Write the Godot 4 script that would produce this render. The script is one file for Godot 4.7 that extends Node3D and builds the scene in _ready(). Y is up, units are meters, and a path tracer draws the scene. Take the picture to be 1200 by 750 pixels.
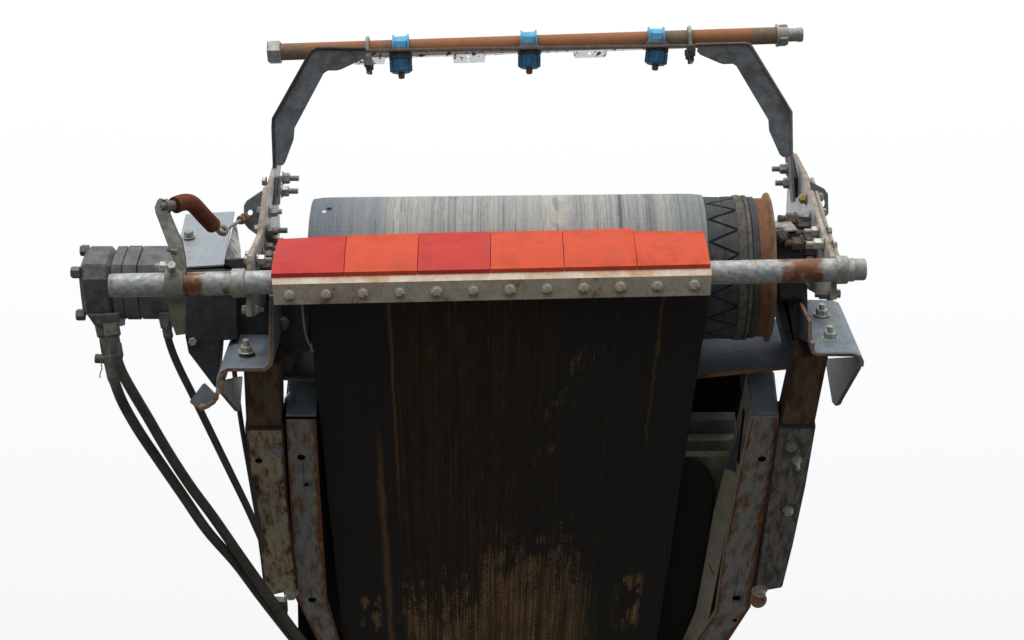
extends Node3D
# The raised discharge end of a belt conveyor under a white overcast sky.
# All shapes are given in the machine's own metres: x across the belt, y and z in the plane of its side plates,
# with the origin near the middle of the head drum; tilt turns that frame so that +y of the world is up.

const PITCH := 18.0
const HEIGHT := 3.15
var tilt := Basis(Vector3.RIGHT, deg_to_rad(PITCH))
var origin_of := {}          # node -> its origin in machine metres
var mats := {}
var bolt_meshes := {}
var rng := RandomNumberGenerator.new()
const UP_SLOPE := Vector3(0, 0.6428, 0.766)      # along the belt towards the drum
const OFF_BELT := Vector3(0, 0.766, -0.6428)     # square to the belt, upwards
const SHELF := Vector3(0, 0.37, -0.93)           # level plates run this way

# ------------------------------------------------------------------ nodes
func numbered(parent: Node, called: String) -> String:
	if not parent.has_node(called):
		return called
	var k := 1
	while parent.has_node("%s_%03d" % [called, k]):
		k += 1
	return "%s_%03d" % [called, k]

func tag(o: Node, label: String, category := "", group := "", kind := "") -> void:
	if label != "": o.set_meta("label", label)
	if category != "": o.set_meta("category", category)
	if group != "": o.set_meta("group", group)
	if kind != "": o.set_meta("kind", kind)

func thing(called: String, base: Vector3, label: String, category: String, group := "") -> Node3D:
	var o := Node3D.new()
	o.name = numbered(self, called)
	add_child(o, true)
	o.transform = Transform3D(tilt, tilt * base + Vector3(0, HEIGHT, 0))
	origin_of[o] = base
	tag(o, label, category, group)
	return o

func commit(sts: Array, ms: Array) -> ArrayMesh:
	var mesh := ArrayMesh.new()
	for k in sts.size():
		sts[k].commit(mesh)
		mesh.surface_set_material(k, ms[k])
	return mesh

func hang(called: String, mesh: Mesh, parent: Node, label := "") -> MeshInstance3D:
	var o := MeshInstance3D.new()
	o.name = numbered(parent, called)
	o.mesh = mesh
	parent.add_child(o, true)
	var from: Vector3 = origin_of.get(parent, Vector3.ZERO)
	o.position = -from
	origin_of[o] = Vector3.ZERO
	if label != "": o.set_meta("label", label)
	return o

func part(called: String, sts: Array, ms: Array, parent: Node, label := "") -> MeshInstance3D:
	return hang(called, commit(sts, ms), parent, label)

func lone(called: String, sts: Array, ms: Array, label: String, category: String, group := "") -> MeshInstance3D:
	var o := MeshInstance3D.new()
	o.name = numbered(self, called)
	o.mesh = commit(sts, ms)
	add_child(o, true)
	o.transform = Transform3D(tilt, Vector3(0, HEIGHT, 0))
	origin_of[o] = Vector3.ZERO
	tag(o, label, category, group)
	return o

# ------------------------------------------------------------------ shapes
func ns() -> SurfaceTool:
	var st := SurfaceTool.new()
	st.begin(Mesh.PRIMITIVE_TRIANGLES)
	return st

func vert(st: SurfaceTool, p: Vector3, n: Vector3, uv: Vector2) -> void:
	st.set_normal(n); st.set_uv(uv); st.add_vertex(p)

func tri(st: SurfaceTool, a: Vector3, b: Vector3, c: Vector3, ua := Vector2.ZERO, ub := Vector2.ZERO, uc := Vector2.ZERO) -> void:
	var n := (b - a).cross(c - a)
	if n.length() < 1e-12: return
	n = n.normalized()
	vert(st, a, n, ua); vert(st, c, n, uc); vert(st, b, n, ub)

func quad(st: SurfaceTool, a: Vector3, b: Vector3, c: Vector3, d: Vector3, ua := Vector2.ZERO, ub := Vector2(1, 0), uc := Vector2(1, 1), ud := Vector2(0, 1)) -> void:
	tri(st, a, b, c, ua, ub, uc); tri(st, a, c, d, ua, uc, ud)

func smooth_quad(st: SurfaceTool, p: Array, n: Array, uv: Array) -> void:
	for k in [0, 2, 1, 0, 3, 2]:
		vert(st, p[k], n[k], uv[k])

func inset(p: PackedVector2Array, b: float) -> PackedVector2Array:
	var r := PackedVector2Array()
	var n := p.size()
	for i in n:
		var e0 := (p[i] - p[(i + n - 1) % n]).normalized()
		var e1 := (p[(i + 1) % n] - p[i]).normalized()
		var n0 := Vector2(-e0.y, e0.x)
		var n1 := Vector2(-e1.y, e1.x)
		var m := n0 + n1
		var l := m.length()
		if l < 0.3: r.append(p[i] + n0 * b)
		else: r.append(p[i] + m / l * min(b * 2.0 / l, b * 2.2))
	return r

# a flat outline carried along vec; caps in st, sides in side; holes are [centre, radius, flattening along ey]
func prism(st: SurfaceTool, pts: Array, vec: Vector3, bev := 0.0015, side: SurfaceTool = null, holes := [], uvbox := false) -> void:
	if side == null: side = st
	var nn := Vector3.ZERO
	for i in pts.size():
		nn += (pts[i] - pts[0]).cross(pts[(i + 1) % pts.size()] - pts[0])
	nn = nn.normalized()
	if nn.dot(vec) > 0: nn = -nn
	var ey := (Vector3.UP - nn * nn.y).normalized() if absf(nn.y) < 0.95 else (Vector3.FORWARD - nn * nn.dot(Vector3.FORWARD)).normalized()
	var ex := ey.cross(nn).normalized()
	var o: Vector3 = pts[0]
	var p := PackedVector2Array()
	for q in pts: p.append(Vector2((q - o).dot(ex), (q - o).dot(ey)))
	var area := 0.0
	for i in p.size(): area += p[i].cross(p[(i + 1) % p.size()])
	if area < 0: p.reverse()
	var w: Vector3 = vec
	var L := w.length()
	var wn := w / L
	var flat := func(q: Vector2, t: float) -> Vector3: return o + ex * q.x + ey * q.y + wn * t
	var pin := inset(p, bev)
	var rings := [pin, p, p, pin]
	var ts := [0.0, bev, L - bev, L]
	var n := p.size()
	for r in 3:
		for i in n:
			var j := (i + 1) % n
			var len := p[i].distance_to(p[j])
			quad(side, flat.call(rings[r][i], ts[r]), flat.call(rings[r + 1][i], ts[r + 1]), flat.call(rings[r + 1][j], ts[r + 1]), flat.call(rings[r][j], ts[r]), Vector2(0, ts[r]), Vector2(0, ts[r + 1]), Vector2(len, ts[r + 1]), Vector2(len, ts[r]))
	var loop := PackedVector2Array(pin)
	for h in holes:
		var c := Vector2((h[0] - o).dot(ex), (h[0] - o).dot(ey))
		var hole := PackedVector2Array()
		for k in 14:
			var a := -TAU * k / 14
			hole.append(c + Vector2(cos(a) * h[1], sin(a) * h[1] * (h[2] if h.size() > 2 else 1.0)))
		for k in 14:
			var k2 := (k + 1) % 14
			quad(side, flat.call(hole[k], 0.0), flat.call(hole[k], L), flat.call(hole[k2], L), flat.call(hole[k2], 0.0))
		var best := [1e9, 0, 0]
		for i in loop.size():
			for k in 14:
				var dd := loop[i].distance_to(hole[k])
				if dd < best[0]: best = [dd, i, k]
		var merged := PackedVector2Array()
		var bi: int = best[1]
		for i in bi + 1: merged.append(loop[i])
		for k in 15: merged.append(hole[(best[2] + k) % 14] + (Vector2(0.00007, 0.00003) if k == 14 else Vector2.ZERO))
		merged.append(loop[bi] + Vector2(0.00005, 0.00009))
		for i in range(bi + 1, loop.size()): merged.append(loop[i])
		loop = merged
	var ids := Geometry2D.triangulate_polygon(loop)
	if ids.is_empty(): print("untriangulated outline at ", o)
	var lo := p[0]; var hi := p[0]
	for q in p: lo = lo.min(q); hi = hi.max(q)
	for k in range(0, ids.size(), 3):
		var a := loop[ids[k]]; var b := loop[ids[k + 1]]; var c := loop[ids[k + 2]]
		if (b - a).cross(c - a) < 0:
			var s := b; b = c; c = s
		var sz := hi - lo
		tri(st, flat.call(a, 0.0), flat.call(b, 0.0), flat.call(c, 0.0), (a - lo) / sz if uvbox else a, (b - lo) / sz if uvbox else b, (c - lo) / sz if uvbox else c)
		tri(st, flat.call(a, L), flat.call(c, L), flat.call(b, L), a, c, b)

# sheet metal bent along a path in one plane, thick to the left of the path, run out along vec
func ribbon(st: SurfaceTool, path: Array, thick: float, vec: Vector3, side: SurfaceTool = null, bev := 0.001) -> void:
	var a := []; var b := []
	var n := path.size()
	var wn := vec.normalized()
	for i in n:
		var d0: Vector3 = (path[i] - path[maxi(i - 1, 0)]).normalized()
		var d1: Vector3 = (path[mini(i + 1, n - 1)] - path[i]).normalized()
		if i == 0: d0 = d1
		if i == n - 1: d1 = d0
		var m := d0.cross(wn).normalized() + d1.cross(wn).normalized()
		m = m / maxf(m.length_squared() * 0.5, 0.5)
		a.append(path[i] + m * thick * 0.5)
		b.append(path[i] - m * thick * 0.5)
	b.reverse()
	prism(st, a + b, vec, bev, side)

func box(st: SurfaceTool, lo: Vector3, hi: Vector3, bev := 0.002) -> void:
	prism(st, [Vector3(lo.x, lo.y, hi.z), Vector3(hi.x, lo.y, hi.z), hi, Vector3(lo.x, hi.y, hi.z)], Vector3(0, 0, lo.z - hi.z), bev)

func frame_of(axis: Vector3) -> Basis:
	var z := axis.normalized()
	var x := (Vector3.UP if absf(z.y) < 0.9 else Vector3.RIGHT).cross(z).normalized()
	return Basis(x, z.cross(x), z)

# profile: [[distance along the axis, radius], ...]
func lathe(st: SurfaceTool, p0: Vector3, axis: Vector3, profile: Array, segs := 28, faceted := false) -> void:
	var f := frame_of(axis)
	var total: float = maxf(profile[-1][0] - profile[0][0], 0.001)
	for k in profile.size() - 1:
		var t0: float = profile[k][0]; var r0: float = profile[k][1]
		var t1: float = profile[k + 1][0]; var r1: float = profile[k + 1][1]
		var sl := Vector2(t1 - t0, r1 - r0)
		if sl.length() < 1e-7: continue
		sl = sl.normalized()
		for i in segs:
			var p := []; var n := []; var uv := []
			for c in [[i, 0], [i + 1, 0], [i + 1, 1], [i, 1]]:
				var ang: float = TAU * c[0] / segs
				var na: float = TAU * (i + 0.5) / segs if faceted else ang
				var dirv := f.x * cos(ang) + f.y * sin(ang)
				var nd := f.x * cos(na) + f.y * sin(na)
				var t: float = t1 if c[1] else t0
				var r: float = r1 if c[1] else r0
				p.append(p0 + f.z * t + dirv * r)
				n.append((nd * sl.x - f.z * sl.y).normalized())
				uv.append(Vector2((t - profile[0][0]) / total, float(c[0]) / segs))
			smooth_quad(st, p, n, uv)

func hexa(st: SurfaceTool, p0: Vector3, axis: Vector3, r: float, h: float) -> void:
	lathe(st, p0, axis, [[0, 0], [0, r], [h * 0.82, r], [h, r * 0.84], [h, 0]], 6, true)

func spline(pts: Array, per := 8) -> Array:
	var out := []
	var n := pts.size()
	for i in n - 1:
		for k in per:
			var p0: Vector3 = pts[maxi(i - 1, 0)]
			var p3: Vector3 = pts[mini(i + 2, n - 1)]
			out.append(pts[i].cubic_interpolate(pts[i + 1], p0, p3, float(k) / per))
	out.append(pts[n - 1])
	return out

func tube(st: SurfaceTool, path: Array, r: float, segs := 14, ribs := 0.0) -> void:
	var n := path.size()
	var x := Vector3.ZERO
	var rings := []; var norms := []
	for i in n:
		var d: Vector3 = (path[mini(i + 1, n - 1)] - path[maxi(i - 1, 0)]).normalized()
		if i == 0: x = frame_of(d).x
		x = (x - d * x.dot(d)).normalized()
		var y := d.cross(x)
		var ring := []; var nr := []
		var rr := r * (1.0 + (ribs if i % 2 else -ribs))
		for k in segs + 1:
			var a := TAU * k / segs
			var q := x * cos(a) + y * sin(a)
			ring.append(path[i] + q * rr); nr.append(q)
		rings.append(ring); norms.append(nr)
	for i in n - 1:
		for k in segs:
			smooth_quad(st, [rings[i][k], rings[i][k + 1], rings[i + 1][k + 1], rings[i + 1][k]], [norms[i][k], norms[i][k + 1], norms[i + 1][k + 1], norms[i + 1][k]], [Vector2(float(k) / segs, i * 0.1), Vector2(float(k + 1) / segs, i * 0.1), Vector2(float(k + 1) / segs, i * 0.1 + 0.1), Vector2(float(k) / segs, i * 0.1 + 0.1)])
	for e in [0, n - 1]:
		for k in segs:
			if e: tri(st, path[e], rings[e][k], rings[e][k + 1])
			else: tri(st, path[e], rings[e][k + 1], rings[e][k])

# washer, hexagon and threaded end as one piece, standing along +y of its own
func bolt(parent: Node, at: Vector3, axis: Vector3, r: float, h: float, thread_len: float, m: Material, called := "bolt", washer := 1.3, spin := 0.2, label := "") -> MeshInstance3D:
	var key := "%.4f %.4f %.4f %.2f %d" % [r, h, thread_len, washer, m.get_instance_id()]
	if not bolt_meshes.has(key):
		var st := ns()
		var t := 0.0
		if washer > 0:
			t = r * 0.22
			lathe(st, Vector3.ZERO, Vector3.BACK, [[0, r * washer], [t * 0.8, r * washer], [t, r * (washer - 0.08)], [t, 0]], 20)
		hexa(st, Vector3(0, 0, t), Vector3.BACK, r, h)
		if thread_len > 0:
			var prof := [[t + h, r * 0.52]]
			var turns := int(thread_len / (r * 0.22))
			for k in turns:
				prof.append([t + h + thread_len * (k + 0.5) / turns, r * 0.47]); prof.append([t + h + thread_len * (k + 1.0) / turns, r * 0.53])
			prof.append([t + h + thread_len, r * 0.42]); prof.append([t + h + thread_len, 0])
			lathe(st, Vector3.ZERO, Vector3.BACK, prof, 14)
		bolt_meshes[key] = commit([st], [m])
	var o := hang(called, bolt_meshes[key], parent, label)
	o.transform = Transform3D(frame_of(axis) * Basis(Vector3.BACK, spin), o.position + at)
	return o

# ------------------------------------------------------------------ materials
func layer(sd: int, freq: float, w: int, h: int, hh := 0, octaves := 4) -> PackedByteArray:
	var f := FastNoiseLite.new()
	f.seed = sd; f.frequency = freq; f.noise_type = FastNoiseLite.TYPE_SIMPLEX_SMOOTH
	f.fractal_octaves = octaves; f.fractal_gain = 0.58
	var im := f.get_seamless_image(w, hh if hh > 0 else h)
	if hh > 0: im.resize(w, h, Image.INTERPOLATE_CUBIC)
	return im.get_data()

func put(data: PackedByteArray, i: int, c: Color) -> void:
	data[i * 3] = int(clampf(c.r, 0, 1) * 255); data[i * 3 + 1] = int(clampf(c.g, 0, 1) * 255); data[i * 3 + 2] = int(clampf(c.b, 0, 1) * 255)

func texture(w: int, h: int, data: PackedByteArray) -> ImageTexture:
	return ImageTexture.create_from_image(Image.create_from_data(w, h, false, Image.FORMAT_RGB8, data))

# mottled steel with patches of rust; edge draws the rust to the long edges of a strip
func steel_tex(sd: int, w: int, h: int, base: Color, alt: Color, rust: Color, rust2: Color, amount: float, edge := 0.0, dirt := Color(0.16, 0.15, 0.14), dirt_amount := 0.25) -> ImageTexture:
	var big := layer(sd, 0.008, w, h, 0, 5)
	var mid := layer(sd + 7, 0.03, w, h, 0, 4)
	var fine := layer(sd + 13, 0.16, w, h, 0, 3)
	var wide := layer(sd + 29, 0.012, w, h, 0, 5)
	var data := PackedByteArray(); data.resize(w * h * 3)
	for i in w * h:
		var b := big[i] / 255.0; var m := mid[i] / 255.0; var f := fine[i] / 255.0; var q := wide[i] / 255.0
		var c := base.lerp(alt, clampf(m * 1.5 - 0.3, 0, 1))
		c = c * (0.88 + 0.24 * f)
		c = c.lerp(dirt, clampf((q * 0.6 + f * 0.4 - 1.0 + dirt_amount * 1.4) * 3.5, 0, 0.6))
		var k := b * 0.52 + m * 0.26 + f * 0.22
		if edge > 0:
			var u := float(i % w) / w
			k += edge * pow(absf(u * 2 - 1), 4.0) * (0.5 + q)
		var mask := smoothstep(1.0 - amount - 0.12, 1.0 - amount + 0.16, k)
		c = c.lerp(rust.lerp(rust2, clampf(f * 0.7 + q * 0.6 - 0.25, 0, 1)), mask)
		put(data, i, c)
	# scrapes and scratches, some bright and some dark
	var r := RandomNumberGenerator.new()
	r.seed = sd
	for k in w / 6:
		var p := Vector2(r.randf() * w, r.randf() * h)
		var dirn := Vector2.from_angle(r.randf_range(0.6, 2.5))
		var tone := base.lightened(0.25) if r.randf() < 0.5 else dirt.darkened(0.2)
		var strength := r.randf_range(0.15, 0.5)
		for q in int(r.randf_range(8, w * 0.16)):
			var x := posmod(int(p.x), w); var y := posmod(int(p.y), h)
			var j := y * w + x
			put(data, j, Color(data[j * 3] / 255.0, data[j * 3 + 1] / 255.0, data[j * 3 + 2] / 255.0).lerp(tone, strength))
			p += dirn
			dirn = dirn.rotated(r.randf_range(-0.03, 0.03))
	return texture(w, h, data)

var bumps := {}
func bump_tex(sd: int, freq: float) -> ImageTexture:
	var key := "%d %f" % [sd, freq]
	if not bumps.has(key):
		bumps[key] = texture(512, 512, PackedByteArray(Array(layer(sd, freq, 512, 512, 0, 5)).reduce(func(acc, v): acc.append(v); acc.append(v); acc.append(v); return acc, [])))
	return bumps[key]

func mat(called: String, tex: Texture2D, rough: float, metal: float, per_metre := 2.0, relief := 0.06, relief_freq := 0.05, tri_planar := true) -> StandardMaterial3D:
	var m := StandardMaterial3D.new()
	m.resource_name = called
	m.albedo_texture = tex
	m.roughness = rough; m.metallic = metal
	m.metallic_specular = 0.4 if rough < 0.7 else 0.25
	if tri_planar:
		m.uv1_triplanar = true
		m.uv1_scale = Vector3.ONE * per_metre
	if relief > 0:
		m.heightmap_enabled = true
		m.heightmap_texture = bump_tex(3, relief_freq)
		m.heightmap_scale = relief
	mats[called] = m
	return m

func plain(called: String, c: Color, rough: float, metal := 0.0) -> StandardMaterial3D:
	var m := StandardMaterial3D.new()
	m.resource_name = called
	m.albedo_color = c; m.roughness = rough; m.metallic = metal
	mats[called] = m
	return m

# a pipe's skin along its length: rust where bands say so; bands are [from, to, strength] in shares of the length
func pipe_tex(sd: int, base: Color, alt: Color, rust: Color, rust2: Color, bands: Array, amount: float) -> ImageTexture:
	var w := 1024; var h := 128
	var big := layer(sd, 0.02, w, h, 0, 5); var mid := layer(sd + 3, 0.07, w, h, 0, 4); var fine := layer(sd + 5, 0.25, w, h, 0, 2)
	var data := PackedByteArray(); data.resize(w * h * 3)
	var over := PackedFloat32Array(); over.resize(w)
	for x in w:
		var u := float(x) / w
		for b in bands:
			over[x] = maxf(over[x], b[2] * smoothstep(b[0] - 0.006, b[0] + 0.006, u) * (1 - smoothstep(b[1] - 0.008, b[1] + 0.008, u)))
	for i in w * h:
		var b := big[i] / 255.0; var m := mid[i] / 255.0; var f := fine[i] / 255.0
		var c := base.lerp(alt, clampf(m * 1.6 - 0.3, 0, 1)) * (0.9 + 0.2 * f)
		var k := b * 0.5 + m * 0.3 + f * 0.2 + over[i % w]
		c = c.lerp(rust.lerp(rust2, clampf(f * 0.9 + b * 0.4 - 0.3, 0, 1)), smoothstep(1 - amount - 0.14, 1 - amount + 0.18, k))
		put(data, i, c)
	return texture(w, h, data)

const BELT_TEX_LENGTH := 3.0
# the carrying face: dust-coated until the scraper, wiped black after it, with caked mud further down
func belt_tex() -> ImageTexture:
	var w := 1024; var h := 1024
	var s1 := layer(11, 0.05, w, h, 5, 5)
	var s2 := layer(12, 0.14, w, h, 30, 3)
	var s3 := layer(13, 0.02, w, h, 20, 4)
	var iso := layer(14, 0.02, w, h, 0, 5)
	var fine := layer(15, 0.2, w, h, 256, 3)
	var grit := layer(16, 0.2, w, h, 0, 3)
	var data := PackedByteArray(); data.resize(w * h * 3)
	for y in h:
		var s := BELT_TEX_LENGTH * (y + 0.5) / h
		for x in w:
			var i := y * w + x
			var u := (x + 0.5) / w
			var a := s1[i] / 255.0; var b := s2[i] / 255.0; var c3 := s3[i] / 255.0; var n := iso[i] / 255.0; var f := fine[i] / 255.0; var g := grit[i] / 255.0
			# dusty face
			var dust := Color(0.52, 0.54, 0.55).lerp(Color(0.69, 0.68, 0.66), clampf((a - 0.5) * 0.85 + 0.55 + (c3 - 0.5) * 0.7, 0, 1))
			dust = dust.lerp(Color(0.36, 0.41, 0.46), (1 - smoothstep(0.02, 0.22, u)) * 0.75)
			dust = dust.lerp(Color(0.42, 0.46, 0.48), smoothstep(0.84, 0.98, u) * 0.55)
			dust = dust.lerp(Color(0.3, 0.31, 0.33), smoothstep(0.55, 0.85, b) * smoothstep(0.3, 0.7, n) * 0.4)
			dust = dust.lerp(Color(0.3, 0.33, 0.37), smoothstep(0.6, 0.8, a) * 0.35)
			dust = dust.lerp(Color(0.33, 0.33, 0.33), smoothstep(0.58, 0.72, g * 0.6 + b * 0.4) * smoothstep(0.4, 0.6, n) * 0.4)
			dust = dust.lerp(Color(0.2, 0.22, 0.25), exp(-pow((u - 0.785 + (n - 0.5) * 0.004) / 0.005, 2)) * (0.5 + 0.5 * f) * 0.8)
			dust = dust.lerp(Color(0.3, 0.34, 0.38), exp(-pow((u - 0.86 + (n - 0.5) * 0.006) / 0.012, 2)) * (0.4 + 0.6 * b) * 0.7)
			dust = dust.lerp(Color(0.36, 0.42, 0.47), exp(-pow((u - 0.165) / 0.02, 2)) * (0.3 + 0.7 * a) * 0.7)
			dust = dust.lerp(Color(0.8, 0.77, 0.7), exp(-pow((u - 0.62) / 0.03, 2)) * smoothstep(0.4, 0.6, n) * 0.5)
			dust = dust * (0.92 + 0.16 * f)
			# a puncture and a nick
			var hole := Vector2((u - 0.048) * 0.98, s - 0.25)
			dust = dust.lerp(Color(0.12, 0.12, 0.13), 1 - smoothstep(0.006, 0.011, hole.length() + (n - 0.5) * 0.01))
			dust = dust.lerp(Color(0.85, 0.83, 0.8), (1 - smoothstep(0.004, 0.007, (hole - Vector2(-0.012, 0.012)).length())))
			dust = dust.lerp(Color(0.3, 0.3, 0.31), (1 - smoothstep(0.001, 0.003, absf(s - 0.19 - (u - 0.36) * 0.1))) * smoothstep(0.34, 0.35, u) * (1 - smoothstep(0.375, 0.385, u)))
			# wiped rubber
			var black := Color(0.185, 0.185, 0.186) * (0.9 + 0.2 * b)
			var brown := Color(0.36, 0.26, 0.18)
			var mid := smoothstep(0.17, 0.22, u) * (1 - smoothstep(0.5, 0.66, u))
			black = black.lerp(Color(0.21, 0.165, 0.135), mid * smoothstep(0.3, 0.65, n * 0.5 + c3 * 0.5) * 0.8)
			black = black.lerp(brown, mid * smoothstep(0.5, 0.68, b * 0.45 + n * 0.3 + g * 0.25) * 0.85)
			black = black.lerp(Color(0.3, 0.22, 0.16), smoothstep(0.5, 0.75, a * 0.6 + c3 * 0.4) * smoothstep(0.12, 0.3, u) * (1 - smoothstep(0.7, 0.9, u)) * 0.5)
			var line := exp(-pow((u - 0.203 + (n - 0.5) * 0.006) / 0.004, 2)) * (1 - smoothstep(1.1, 1.5, s))
			line += exp(-pow((u - 0.155 + (n - 0.5) * 0.012) / 0.009, 2)) * smoothstep(0.9, 1.3, s) * 1.1
			line += exp(-pow((u - 0.885 + (n - 0.5) * 0.02) / 0.0035, 2)) * (1 - smoothstep(0.95, 1.2, s)) * 0.7
			black = black.lerp(Color(0.43, 0.33, 0.24), clampf(line * (0.5 + 1.1 * f), 0, 0.95))
			# pale scuffs that wander right of the middle
			var diag := absf(u - 0.68 + (s - 0.9) * 0.22 + (n - 0.5) * 0.12)
			black = black.lerp(Color(0.42, 0.37, 0.31), clampf((1 - diag / 0.05) * 2.0, 0, 1) * smoothstep(0.55, 0.75, f * 0.55 + n * 0.45) * smoothstep(0.62, 0.7, s) * (1 - smoothstep(1.1, 1.25, s)) * 0.9)
			# caked mud
			var bound := 1.62 if u > 0.43 else 1.84
			if u > 0.82: bound = 2.6
			bound += smoothstep(0.68, 0.8, u) * 0.2
			var mud := smoothstep(-0.03, 0.11, s - bound + (n - 0.5) * 0.45 + (g - 0.5) * 0.35 + (b - 0.5) * 0.4) * smoothstep(0.18, 0.23, u + (n - 0.5) * 0.05) * (1 - smoothstep(0.72, 0.82, u + (n - 0.5) * 0.1))
			mud = maxf(mud, smoothstep(0.5, 0.58, n) * smoothstep(0.055, 0.075, u) * (1 - smoothstep(0.115, 0.14, u)) * smoothstep(1.78, 1.86, s) * (1 - smoothstep(2.0, 2.08, s)))
			mud = maxf(mud, smoothstep(0.5, 0.58, n) * smoothstep(0.84, 0.86, u) * (1 - smoothstep(0.92, 0.94, u)) * smoothstep(1.7, 1.76, s) * (1 - smoothstep(1.95, 2.1, s)))
			var mc := Color(0.42, 0.32, 0.23).lerp(Color(0.68, 0.56, 0.42), clampf(b * 0.6 + g * 0.7 - 0.3 + (n - 0.5) * 0.8, 0, 1))
			mc = mc.lerp(Color(0.24, 0.18, 0.14), smoothstep(0.52, 0.7, a) * 0.6)
			black = black.lerp(mc, mud * (0.4 + 0.6 * smoothstep(0.38, 0.56, g * 0.6 + b * 0.4)))
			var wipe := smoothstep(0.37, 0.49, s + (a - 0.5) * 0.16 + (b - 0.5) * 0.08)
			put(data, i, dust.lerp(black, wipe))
	return texture(w, h, data)

func make_materials() -> void:
	var rust := Color(0.42, 0.285, 0.2); var rust_dark := Color(0.29, 0.21, 0.17); var rust_bright := Color(0.53, 0.345, 0.22)
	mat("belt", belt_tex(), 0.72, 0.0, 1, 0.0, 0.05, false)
	mat("blue_steel", steel_tex(21, 512, 512, Color(0.42, 0.47, 0.51), Color(0.52, 0.56, 0.6), rust, rust_dark, 0.2, 0.0, Color(0.28, 0.29, 0.31), 0.3), 0.5, 0.15, 2.0, 0.03)
	mat("galvanised", steel_tex(31, 512, 512, Color(0.58, 0.6, 0.59), Color(0.7, 0.71, 0.69), Color(0.5, 0.4, 0.31), rust_dark, 0.26, 0.0, Color(0.38, 0.37, 0.34), 0.35), 0.5, 0.25, 2.5, 0.03)
	mat("dark_paint", steel_tex(41, 512, 512, Color(0.36, 0.39, 0.42), Color(0.43, 0.46, 0.48), Color(0.42, 0.36, 0.29), rust_dark, 0.25, 0.0, Color(0.25, 0.24, 0.23), 0.36), 0.55, 0.1, 2.0, 0.04)
	mat("rust_edge", steel_tex(51, 512, 512, Color(0.5, 0.4, 0.32), Color(0.6, 0.52, 0.44), rust, rust_dark, 0.42, 0.0, Color(0.3, 0.25, 0.2), 0.3), 0.85, 0.0, 3.0, 0.1, 0.09)
	mat("pale_edge", steel_tex(52, 512, 512, Color(0.6, 0.56, 0.52), Color(0.72, 0.7, 0.67), rust, rust_dark, 0.33, 0.0, Color(0.48, 0.42, 0.36), 0.35), 0.8, 0.0, 3.0, 0.08, 0.09)
	mat("motor_iron", steel_tex(61, 512, 512, Color(0.36, 0.365, 0.38), Color(0.43, 0.435, 0.45), Color(0.36, 0.3, 0.26), rust_dark, 0.2, 0.0, Color(0.22, 0.21, 0.21), 0.36), 0.62, 0.0, 3.0, 0.12, 0.08)
	mat("black_steel", steel_tex(71, 512, 512, Color(0.19, 0.2, 0.22), Color(0.26, 0.26, 0.28), Color(0.28, 0.22, 0.18), rust_dark, 0.24, 0.0, Color(0.14, 0.13, 0.13), 0.35), 0.6, 0.0, 2.0, 0.06)
	mat("rail_rust", steel_tex(81, 256, 512, Color(0.4, 0.36, 0.33), Color(0.48, 0.43, 0.36), rust, rust_dark, 0.46, 0.12), 0.85, 0.0, 1, 0.14, 0.06, false)
	mat("rail_pale", steel_tex(82, 256, 512, Color(0.67, 0.63, 0.55), Color(0.72, 0.69, 0.62), rust, rust_dark, 0.37, 0.22, Color(0.3, 0.28, 0.26), 0.3), 0.8, 0.0, 1, 0.12, 0.06, false)
	mat("rail_grey", steel_tex(83, 256, 512, Color(0.54, 0.54, 0.55), Color(0.64, 0.64, 0.63), rust_bright, rust, 0.34, 0.42, Color(0.26, 0.25, 0.25), 0.33), 0.75, 0.0, 1, 0.12, 0.06, false)
	mat("rail_dark", steel_tex(84, 256, 512, Color(0.47, 0.46, 0.45), Color(0.57, 0.56, 0.54), rust, rust_dark, 0.27, 0.03, Color(0.22, 0.21, 0.21), 0.4), 0.75, 0.0, 1, 0.12, 0.06, false)
	mat("wall_beige", steel_tex(91, 512, 512, Color(0.56, 0.55, 0.51), Color(0.62, 0.6, 0.55), Color(0.45, 0.38, 0.31), rust_dark, 0.22, 0.0, Color(0.33, 0.31, 0.29), 0.3), 0.8, 0.0, 2.0, 0.05)
	mat("bar_face", steel_tex(95, 512, 512, Color(0.5, 0.475, 0.43), Color(0.57, 0.545, 0.5), Color(0.44, 0.35, 0.27), rust_dark, 0.36, 0.0, Color(0.45, 0.41, 0.36), 0.3), 0.65, 0.1, 1.6, 0.04)
	mat("bar_top", steel_tex(96, 512, 512, Color(0.74, 0.7, 0.64), Color(0.8, 0.78, 0.74), Color(0.62, 0.42, 0.27), Color(0.7, 0.55, 0.4), 0.44, 0.0, Color(0.6, 0.5, 0.4), 0.3), 0.65, 0.1, 1.6, 0.04)  # paler than bar_face: skylight on the slope put into the colour
	mat("bolt", steel_tex(97, 256, 256, Color(0.52, 0.54, 0.54), Color(0.66, 0.67, 0.66), Color(0.42, 0.35, 0.3), rust_dark, 0.25), 0.45, 0.4, 8.0, 0.0)
	mat("dull_bolt", steel_tex(98, 256, 256, Color(0.4, 0.39, 0.38), Color(0.5, 0.48, 0.46), rust, rust_dark, 0.4), 0.6, 0.25, 8.0, 0.0)
	mat("bar_bolt", steel_tex(99, 256, 256, Color(0.6, 0.58, 0.54), Color(0.7, 0.68, 0.64), Color(0.5, 0.38, 0.29), rust_dark, 0.36), 0.5, 0.3, 8.0, 0.0)
	mat("bright_bolt", steel_tex(100, 256, 256, Color(0.66, 0.67, 0.64), Color(0.76, 0.76, 0.72), Color(0.5, 0.45, 0.38), rust_dark, 0.2), 0.4, 0.4, 8.0, 0.0)
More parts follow.
